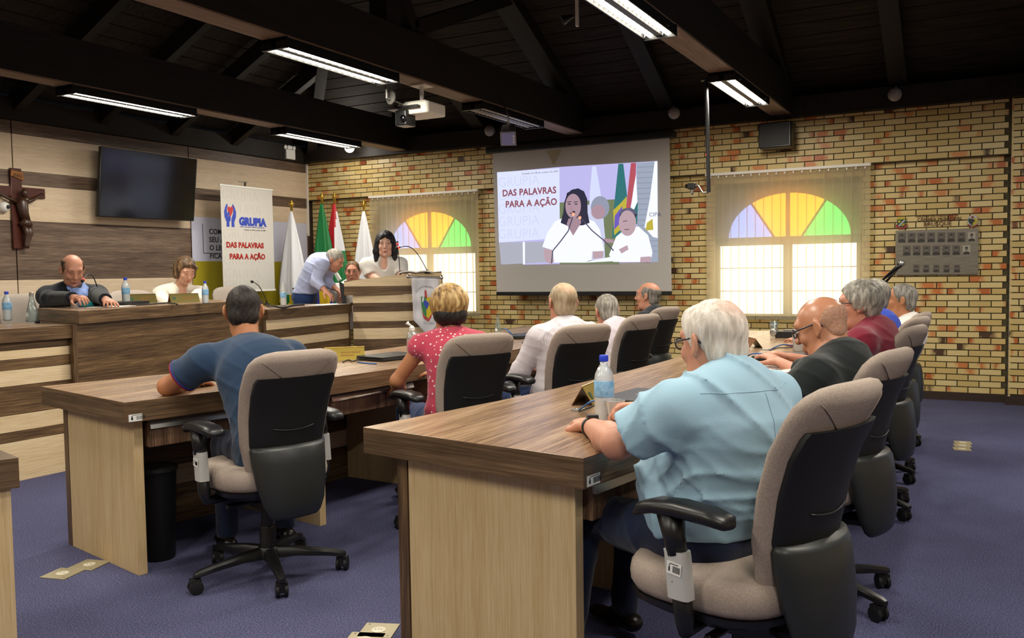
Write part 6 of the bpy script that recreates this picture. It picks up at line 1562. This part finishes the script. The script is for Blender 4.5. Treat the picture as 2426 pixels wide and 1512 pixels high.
        if nape:
            Nf = Field(hh); Nf.cap(L(-.03, -.052, -.035), L(.03, -.052, -.035), .058*s, .058*s, .02, cut=[pl(0, -.03, -.085, 0, .5, -1), pl(0, -.022, 0, 0, 1, -.1)]); Nf.disp = hd_; fin(Nf, 'nape_hair', nape, lab='dark hair at the nape')
    # ---- features of a visible face
    if face:
        r, f, u = fr
        def strip(nm, pts, rad, mt):
                me = mesh(MB().tube([Vector(L(*p)) for p in pts], rad, 7), nm, True); me.transform(Matrix.Translation(-O)); me.materials.append(MATS[mt]); o = bpy.data.objects.new(nm, me); COL.objects.link(o); o.parent = root
        for q in (-1, 1):
            strip('eyebrow', [(q*.014, .088, .036), (q*.032, .087, .043), (q*.050, .074, .036)], [.0016, .0028, .0012], hairm if hair and hair != 'stubble' and hairm != 'hair_blonde' else 'hair_brown')
            strip('eyelid', [(q*.018, .0845, .010), (q*.031, .0895, .0065), (q*.045, .082, .010)] if face == 'closed' else [(q*.018, .0865, .017), (q*.031, .0905, .0205), (q*.045, .083, .016)], [.0008, .0018, .0008], 'hair_dark')
            if face == 'closed': continue
            c = Vector(L(q*.031, .0795, .0125)); me = mesh(MB().ell((0, 0, 0), .0108*hs, .0108*hs, .0108*hs, 14, 10), 'eye', True); e = bpy.data.objects.new('eye', me); COL.objects.link(e); e.parent = root; e.location = c-O; me.materials.append(MATS['eye_white'])
            m = MB().lathe([(.0056, .0), (.005, .0012), (.001, .0016)], c+f*.0103*hs-u*.001, 12, axis=f); me = mesh(m, 'iris', True); me.transform(Matrix.Translation(-c)); i_ = bpy.data.objects.new('iris', me); COL.objects.link(i_); i_.parent = e; me.materials.append(MATS['iris'])
        strip('lips', [(-.020, .087, -.061), (-.008, .0925, -.0585), (.008, .0925, -.0585), (.020, .087, -.061)], [.002, .0045, .0045, .002], 'lips'); strip('lips', [(-.016, .086, -.066), (0, .091, -.0675), (.016, .086, -.066)], [.002, .005, .002], 'lips')
    if glasses:
        m = MB(); rad = .0022 if glasses == 'glass_frame' else .0013; kk = 1.0
        gl = MB()
        for q in (-1, 1):
            ring = [Vector(L(q*.033+.024*cos(a), .100-.006*abs(cos(a)), .010+.017*sin(a))) for a in [2*pi*i/20 for i in range(21)]]; m.tube(ring, rad, 6)
            gl.add(ring[:-1], [tuple(range(20))])
            m.tube([Vector(L(q*.057, .094, .016)), Vector(L(q*.074, .06, .017)), Vector(L(q*.081, -.005, .018)), Vector(L(q*.080, -.03, .0))], rad*1.3, 6)
        m.tube([Vector(L(-.009, .104, .014)), Vector(L(0, .106, .017)), Vector(L(.009, .104, .014))], rad, 6)
        me = mesh(m, 'glasses', True); me.transform(Matrix.Translation(-O)); me.materials.append(MATS[glasses]); o = bpy.data.objects.new('glasses', me); COL.objects.link(o); o.parent = root
        me = mesh(gl, 'lenses', False); me.transform(Matrix.Translation(-O)); me.materials.append(MATS['lens_glass']); o2 = bpy.data.objects.new('lenses', me); COL.objects.link(o2); o2.parent = o
    root['_O'] = tuple(O); return root, AR, shd, L, fr
def extra(root, name, mb, mat, label=None, smooth=True):
    me = mesh(mb, name, smooth); me.transform(Matrix.Translation(-root.location)); me.materials.append(MATS[mat]); o = bpy.data.objects.new(name, me); COL.objects.link(o); o.parent = root
    if label: o['label'] = label
    return o
def cuff(root, S, E_, f, rad, mat, w=.012, name='cuff_trim'):
    c = S.lerp(E_, f); ax = (E_-S).normalized(); extra(root, name, MB().lathe([(rad, -w/2), (rad+.002, -w/2), (rad+.002, w/2), (rad, w/2)], c, 28, axis=ax), mat)

from mathutils.bvhtree import BVHTree
def on_surface(root, part, pts, dirn, lift=.001):
    """drop a polyline onto a garment along a direction"""
    o = [c for c in root.children if c.name.split('.')[0] == part][0]
    n = len(o.data.vertices); co = np.empty(n*3, dtype=F32); o.data.vertices.foreach_get('co', co); co = co.reshape(-1, 3)+np.array(root.location, dtype=F32)
    q = np.empty(len(o.data.loops), dtype=np.int32); o.data.loops.foreach_get('vertex_index', q)
    t = BVHTree.FromPolygons(co.tolist(), q.reshape(-1, 4).tolist()); d = Vector(dirn).normalized(); out = []
    for p in pts:
        h = t.ray_cast(Vector(p)-d*.5, d)
        if h[0] is not None: out.append(h[0]-d*lift)
    return out
def seam_line(root, part, a, b, dirn, mat, rad=.0014, n=14, sag=0., name='seam'):
    a, b = Vector(a), Vector(b); P = on_surface(root, part, [a.lerp(b, i/n)+Vector((0, 0, -sag*sin(pi*i/n))) for i in range(n+1)], dirn)
    if len(P) > 2: extra(root, name, MB().tube(P, rad, 6), mat)

def crown_patch(root, pos, rad, hexc):
    """thin hair over the crown: the scalp's own colour shows around one point"""
    o = [c for c in root.children if c.name.startswith('hair')][0]; m = o.data.materials[0].copy(); o.data.materials[0] = m; t = m.node_tree; b = t.nodes['Principled BSDF']
    src = b.inputs['Base Color'].links[0].from_socket; tc = t.nodes.new('ShaderNodeTexCoord'); vm = t.nodes.new('ShaderNodeVectorMath'); vm.operation = 'DISTANCE'
    vm.inputs[1].default_value = Vector(pos)-root.location; t.links.new(tc.outputs['Object'], vm.inputs[0])
    mr = t.nodes.new('ShaderNodeMapRange'); mr.inputs[1].default_value = rad*.3; mr.inputs[2].default_value = rad*1.3; mr.inputs[3].default_value = .75; mr.inputs[4].default_value = 0.
    t.links.new(vm.outputs['Value'], mr.inputs[0]); mx = t.nodes.new('ShaderNodeMix'); mx.data_type = 'RGBA'; t.links.new(mr.outputs[0], mx.inputs[0]); t.links.new(src, mx.inputs[6]); mx.inputs[7].default_value = lin(hexc)
    t.links.new(mx.outputs[2], b.inputs['Base Color'])
# ------------------------------------------------------------------ the people in the photograph
ZD = ZT
V3 = Vector
# row A ------------------------------------------------------------
hA1 = V3((-2.90, 2.90, 1.115)); nA1 = V3((-2.84, 2.865, .965))
elb = G(392, 930, .80); wr = G(470, 912, .79)
r_, AR, sh_, L_, fr_ = person('man in a navy polo shirt with short dark hair, leaning on the far desk', -58, (-2.62, 2.80, .555), nA1, hA1, -46, -12, 0, 'skin_tan', 'short', 'hair_dark', 'cl_navy', .58, 'cl_jeans', sw=.188, bulk=1.04,
    arms=dict(L=dict(e=V3((-3.12, 2.66, .80)), w=V3((-3.22, 2.87, .785)), hd=V3((-.1, .95, -.05)), curl=.6), R=dict(w=V3((-3.08, 3.22, .785)), curl=.5)), collar='polo', seed=3, h=.006, hs=.94, fold=.0045)
for nm in 'LR':
    S, E_, Wr, a = AR[nm]; cuff(r_, S, E_, .575, .0745, 'red_trim', .006); cuff(r_, S, E_, .545, .0755, 'blue_trim', .006)
hA2 = V3((-2.46, 3.90, 1.09)); nA2 = V3((-2.44, 3.89, .955))
person('woman with short blonde hair in a pink sleeveless top, seated with her back to us', -52, (-2.40, 3.86, .55), nA2, hA2, -42, -4, 0, 'skin_tan', 'thick', 'hair_blonde', 'cl_pink', 0, 'cl_bluejeans', sw=.165, bulk=.86, nape='hair_dark',
    arms=dict(L=dict(e=V3((-2.68, 3.74, .72)), w=V3((-2.80, 3.92, .66)), curl=.4), R=dict(w=V3((-2.66, 4.16, .70)))), collar='round', seed=4)
hA3 = V3((-2.22, 4.79, 1.085)); nA3 = V3((-2.19, 4.78, .945))
r_, AR, sh_, L_, fr_ = person('man with sandy thinning hair, glasses and a striped white long-sleeved shirt, from behind', -60, (-2.21, 4.72, .55), nA3, hA3, -48, 0, 0, 'skin_pink', 'crop', 'hair_sand', 'cl_white_stripe', 1.9, 'cl_bluejeans', sw=.185, bulk=1.05,
    arms=dict(L=dict(e=V3((-2.42, 4.62, .69)), w=V3((-2.58, 4.80, .60)), curl=.5), R=dict(w=V3((-2.5, 5.02, .66)))), collar='shirt', glasses='wire_frame', seed=5, fold=.006)
crown_patch(r_, L_(0, -.07, .09), .045, '#cfa080')
hA4 = V3((-2.40, 5.93, .985)); nA4 = V3((-2.32, 5.91, .86))
person('man with cropped grey hair in a pale lilac T-shirt, slouching over the far desk', -74, (-2.30, 5.80, .53), nA4, hA4, -46, -6, 4, 'skin_pink', 'short', 'hair_grey', 'cl_lilac', .75, 'cl_dark', sw=.19, bulk=1.1,
    arms=dict(L=dict(e=V3((-2.55, 5.72, .68)), w=V3((-2.62, 5.90, .80)), curl=.7), R=dict(w=V3((-2.6, 6.15, .78)))), collar='round', seed=6, fold=.006)
hA5 = V3((-2.50, 7.09, 1.055)); nA5 = V3((-2.44, 7.07, .91))
person('balding man in a dark suit seen in profile under the projection screen', -84, (-2.52, 6.99, .54), nA5, hA5, -92, 0, 0, 'skin_pink', 'side', 'hair_salt', 'cl_suit', 1.95, 'cl_dark', sw=.19, bulk=1.05,
    arms=dict(L=dict(w=V3((-2.72, 6.92, .70))), R=dict(w=V3((-2.74, 7.2, .78)))), collar='shirt', jacket=True, seed=7, face=True)
o = [c for c in bpy.data.objects if c.name.startswith('collar')][-1]; o.data.materials[0] = MATS['cl_white']
# row B ------------------------------------------------------------
hB1 = DP(1688, 812, 2.44); nB1 = DP(1728, 908, 2.38)
r_, AR, sh_, L_, fr_ = person('big man in a light blue short-sleeved shirt with thick white hair, nearest us', -62, (-.66, 2.40, .56), nB1, hB1, -62, -10, 0, 'skin_pink', 'full', 'hair_white', 'cl_blue', .80, 'cl_jeans', sw=.195, bulk=1.10, belly=1,
    arms=dict(L=dict(e=G(1462, 1052, .815), w=G(1396, 1008, .785), hd=V3((-.5, .75, -.05)), curl=.55), R=dict(w=G(1490, 972, .80), hd=V3((-.85, -.15, 0)), hn=V3((0, .35, 1)), curl=.9)), collar='shirt', glasses='glass_frame', seed=11,
    h=.0048, hh=.0048, fold=.010, folds=(5.5, 9), hem=.005, waist=(.60, .90, .009), hs=.94, fat=1.08, legs=dict(L=(V3((-1.10, 2.52, .52)), V3((-1.12, 2.40, .10))), R=(V3((-1.05, 2.83, .52)), V3((-1.10, 2.86, .10)))))
S, E_, Wr, a = AR['L']; ax = (Wr-E_).normalized(); c = E_.lerp(Wr, .86)
extra(r_, 'watch', MB().lathe([(.030, -.011), (.034, -.011), (.034, .011), (.030, .011)], c, 24, axis=ax), 'black_plastic')
nrm = (V3((0, 0, 1))-ax*ax.z).normalized(); extra(r_, 'watch', MB().obox(c+nrm*.034, ax*.016, ax.cross(nrm)*.017, nrm*.005), 'black_plastic', 'watch case', False)
bk = azv(-62); rtb = azv(28)
plain('seam_blue', '#a4c2d4', .8)
seam_line(r_, 'shirt', nB1+rtb*-.165-V3((0, 0, .008)), nB1+rtb*.165-V3((0, 0, .008)), bk, 'seam_blue', .0008, 70, .0)
seam_line(r_, 'shirt', nB1+rtb*.0-V3((0, 0, .012)), nB1+rtb*.012-V3((0, 0, .17)), bk, 'seam_blue', .0013, 40)
crown_patch(r_, L_(.01, -.075, .085), .045, '#d9a48c')
hB2 = DP(1945, 776, 3.33); nB2 = DP(1985, 846, 3.26)
person('bald man with dark-rimmed glasses in a black polo shirt', -80, (-.60, 3.56, .555), nB2, hB2, -84, -22, 0, 'skin_bald', 'stubble', 'hair_stubble', 'cl_black', .78, 'cl_dark', sw=.19, bulk=1.12,
    arms=dict(L=dict(e=DP(1872, 950, 3.12), w=V3((-.98, 3.62, .79)), curl=.6), R=dict(w=V3((-.98, 3.75, .79)))), collar='polo', glasses='glass_frame', seed=12, h=.0055, hh=.005, face=True, fat=1.06, hs=.97)
hB3 = DP(2034, 724, 4.45); nB3 = DP(2064, 780, 4.42)
person('man with wavy grey hair and glasses in a maroon polo shirt', -86, (-.60, 4.90, .555), nB3, hB3, -96, -4, 0, 'skin_pink', 'thick', 'hair_grey', 'cl_maroon', .78, 'cl_dark', sw=.19, bulk=1.12,
    arms=dict(L=dict(w=V3((-.92, 4.62, .79))), R=dict(w=V3((-.92, 4.9, .79)))), collar='polo', glasses='glass_frame', seed=13, face=True)
hB4 = DP(2064, 706, 5.5); nB4 = DP(2086, 757, 5.42)
person('mostly hidden man with grey hair in a bright blue shirt behind the maroon one', -84, (-.64, 5.80, .55), nB4, hB4, -92, 0, 0, 'skin_pink', 'short', 'hair_grey', 'cl_royal', .8, 'cl_dark', sw=.185,
    arms=dict(L=dict(w=V3((-.98, 5.7, .79))), R=dict(w=V3((-1.0, 5.95, .79)))), collar='round', seed=14, h=.008, hh=.008)
hB5 = DP(2134, 712, 6.3); nB5 = DP(2150, 762, 6.28)
person('man with short dark grey hair and a white shirt in profile before the brick wall', -86, (-.60, 6.96, .55), nB5, hB5, -96, 0, 0, 'skin_tan', 'crop', 'hair_salt', 'cl_white', .8, 'cl_dark', sw=.19, bulk=1.05,
    arms=dict(L=dict(w=V3((-1.0, 6.9, .79))), R=dict(w=V3((-1.0, 7.1, .79)))), collar='shirt', seed=15, h=.0075, hh=.007, face=True)
# dais --------------------------------------------------------------
hD1 = WX(172, 640, -6.28); nD1 = WX(170, 682, -6.38)
r_, AR, sh_, L_, fr_ = person('balding man in a dark jacket and blue shirt reading at the raised counter', 100, (-6.52, 4.46, .74), nD1, hD1, 112, -28, 0, 'skin_pink', 'side', 'hair_brown', 'cl_suit', 1.92, 'cl_dark', sw=.20, bulk=1.0, lowz=.15,
    arms=dict(R=dict(e=DP(118, 708, 6.75), w=DP(178, 706, 6.5), curl=.8, hn=V3((0, -.2, 1))), L=dict(e=DP(232, 700, 6.85), w=DP(252, 711, 6.5), curl=.5)), collar=None, jacket=True, seed=21, face='closed', build_legs=False, h=.007)
m = MB(); rt = azv(190); fw = azv(100)
def chest(u, v, d=.0): return nD1+rt*u+V3((0, 0, -v))+fw*(.09+v*.16+d)
extra(r_, 'shirt', MB().slab([chest(-.055, .0, .02), chest(-.03, .24, .05), chest(.03, .24, .05), chest(.055, .0, .02)], fw*.008), 'cl_shirtblue', 'light blue shirt front')
for q in (-1, 1): extra(r_, 'collar', MB().slab([chest(q*.06, -.045, -.02), chest(q*.008, .03, .02), chest(q*.055, .07, .03), chest(q*.085, .0, .0)][::q], fw*.012), 'cl_shirtblue', 'open blue shirt collar', False)
for q in (-1, 1): extra(r_, 'lapel', MB().slab([chest(q*.075, .01, .02), chest(q*.018, .26, .055), chest(q*.075, .14, .045), chest(q*.105, .10, .035)][::q], fw*.01), 'cl_suit', None, False)
hD2 = WX(440, 641, -6.62); nD2 = WX(426, 683, -6.74)
r_, AR, sh_, L_, fr_ = person('woman with brown bobbed hair and white jacket looking down at the raised counter', 118, (-6.82, 5.72, .74), nD2, hD2, 108, -32, 0, 'skin_light', 'bob', 'hair_brown', 'cl_offwhite', 1.9, 'cl_dark', sw=.175, bulk=.95, lowz=.15,
    arms=dict(R=dict(e=DP(382, 712, 7.75), w=DP(405, 728, 7.5)), L=dict(e=DP(462, 712, 7.9), w=DP(448, 728, 7.6))), collar='v', jacket=True, seed=22, face='closed', build_legs=False, h=.007)
# the man bending over by the flags
pD = DP(722, 700, 9.75); nD = DP(768, 612, 9.62); hD = DP(793, 617, 9.55)
r_, AR, sh_, L_, fr_ = person('grey-haired man in a pale blue shirt and jeans bending forward by the flags', 62, pD, nD, hD, 70, -28, 0, 'skin_pink', 'short', 'hair_grey', 'cl_lavender', 1.75, 'cl_bluejeans', sw=.18, bulk=1.08, stand=True, lowz=.15,
    arms=dict(R=dict(e=DP(748, 668, 9.45), w=DP(770, 688, 9.4)), L=dict(e=DP(775, 670, 9.75), w=DP(795, 684, 9.7))), collar='shirt', seed=23, face='closed', h=.0075, tuck=True, fold=.006,
    legs=dict(L=(V3((pD.x-.05, pD.y+.08, .60)), V3((pD.x-.1, pD.y+.08, .25))), R=(V3((pD.x+.06, pD.y-.08, .60)), V3((pD.x+.0, pD.y-.10, .25)))))
extra(r_, 'belt', MB().rings([[pD+V3((0, 0, .05+dz))+azv(62)*cos(a)*.13*1.0+azv(152)*sin(a)*.155 for a in [2*pi*i/30 for i in range(30)]] for dz in (0, .035)], cap=False), 'leather_black')
hE = DP(836, 644, 9.9); nE = DP(838, 676, 10.02)
person('heavy man in a white T-shirt seated behind the lectern, facing us', 140, (nE.x-.02, nE.y+.02, .74), nE, hE, 150, -8, 0, 'skin_pink', 'crop', 'hair_brown', 'cl_white2', .8, 'cl_dark', sw=.20, bulk=1.2, lowz=.15,
    arms=dict(R=dict(e=DP(812, 708, 9.8), w=DP(806, 725, 9.6)), L=dict(w=DP(850, 720, 9.6))), collar='round', seed=24, face=True, build_legs=False, h=.0075, fat=1.15)
hW = DP(913, 579, 9.64); nW = DP(909, 614, 9.70)
r_, AR, sh_, L_, fr_ = person('woman with long black hair and a white V-neck blouse speaking at the lectern', 150, (nW.x-.02, nW.y+.03, 1.02), nW, hW, 146, -6, 0, 'skin_pale', 'long', 'hair_black', 'cl_white2', .85, 'cl_dark', sw=.185, bulk=1.12, lowz=.15, stand=True,
    arms=dict(R=dict(e=DP(880, 655, 9.65), w=DP(908, 668, 9.45)), L=dict(e=DP(952, 655, 9.6), w=DP(945, 665, 9.4))), collar='v', seed=25, face='w', h=.0065, tuck=True, hs=1.12)
# ------------------------------------------------------------------ end
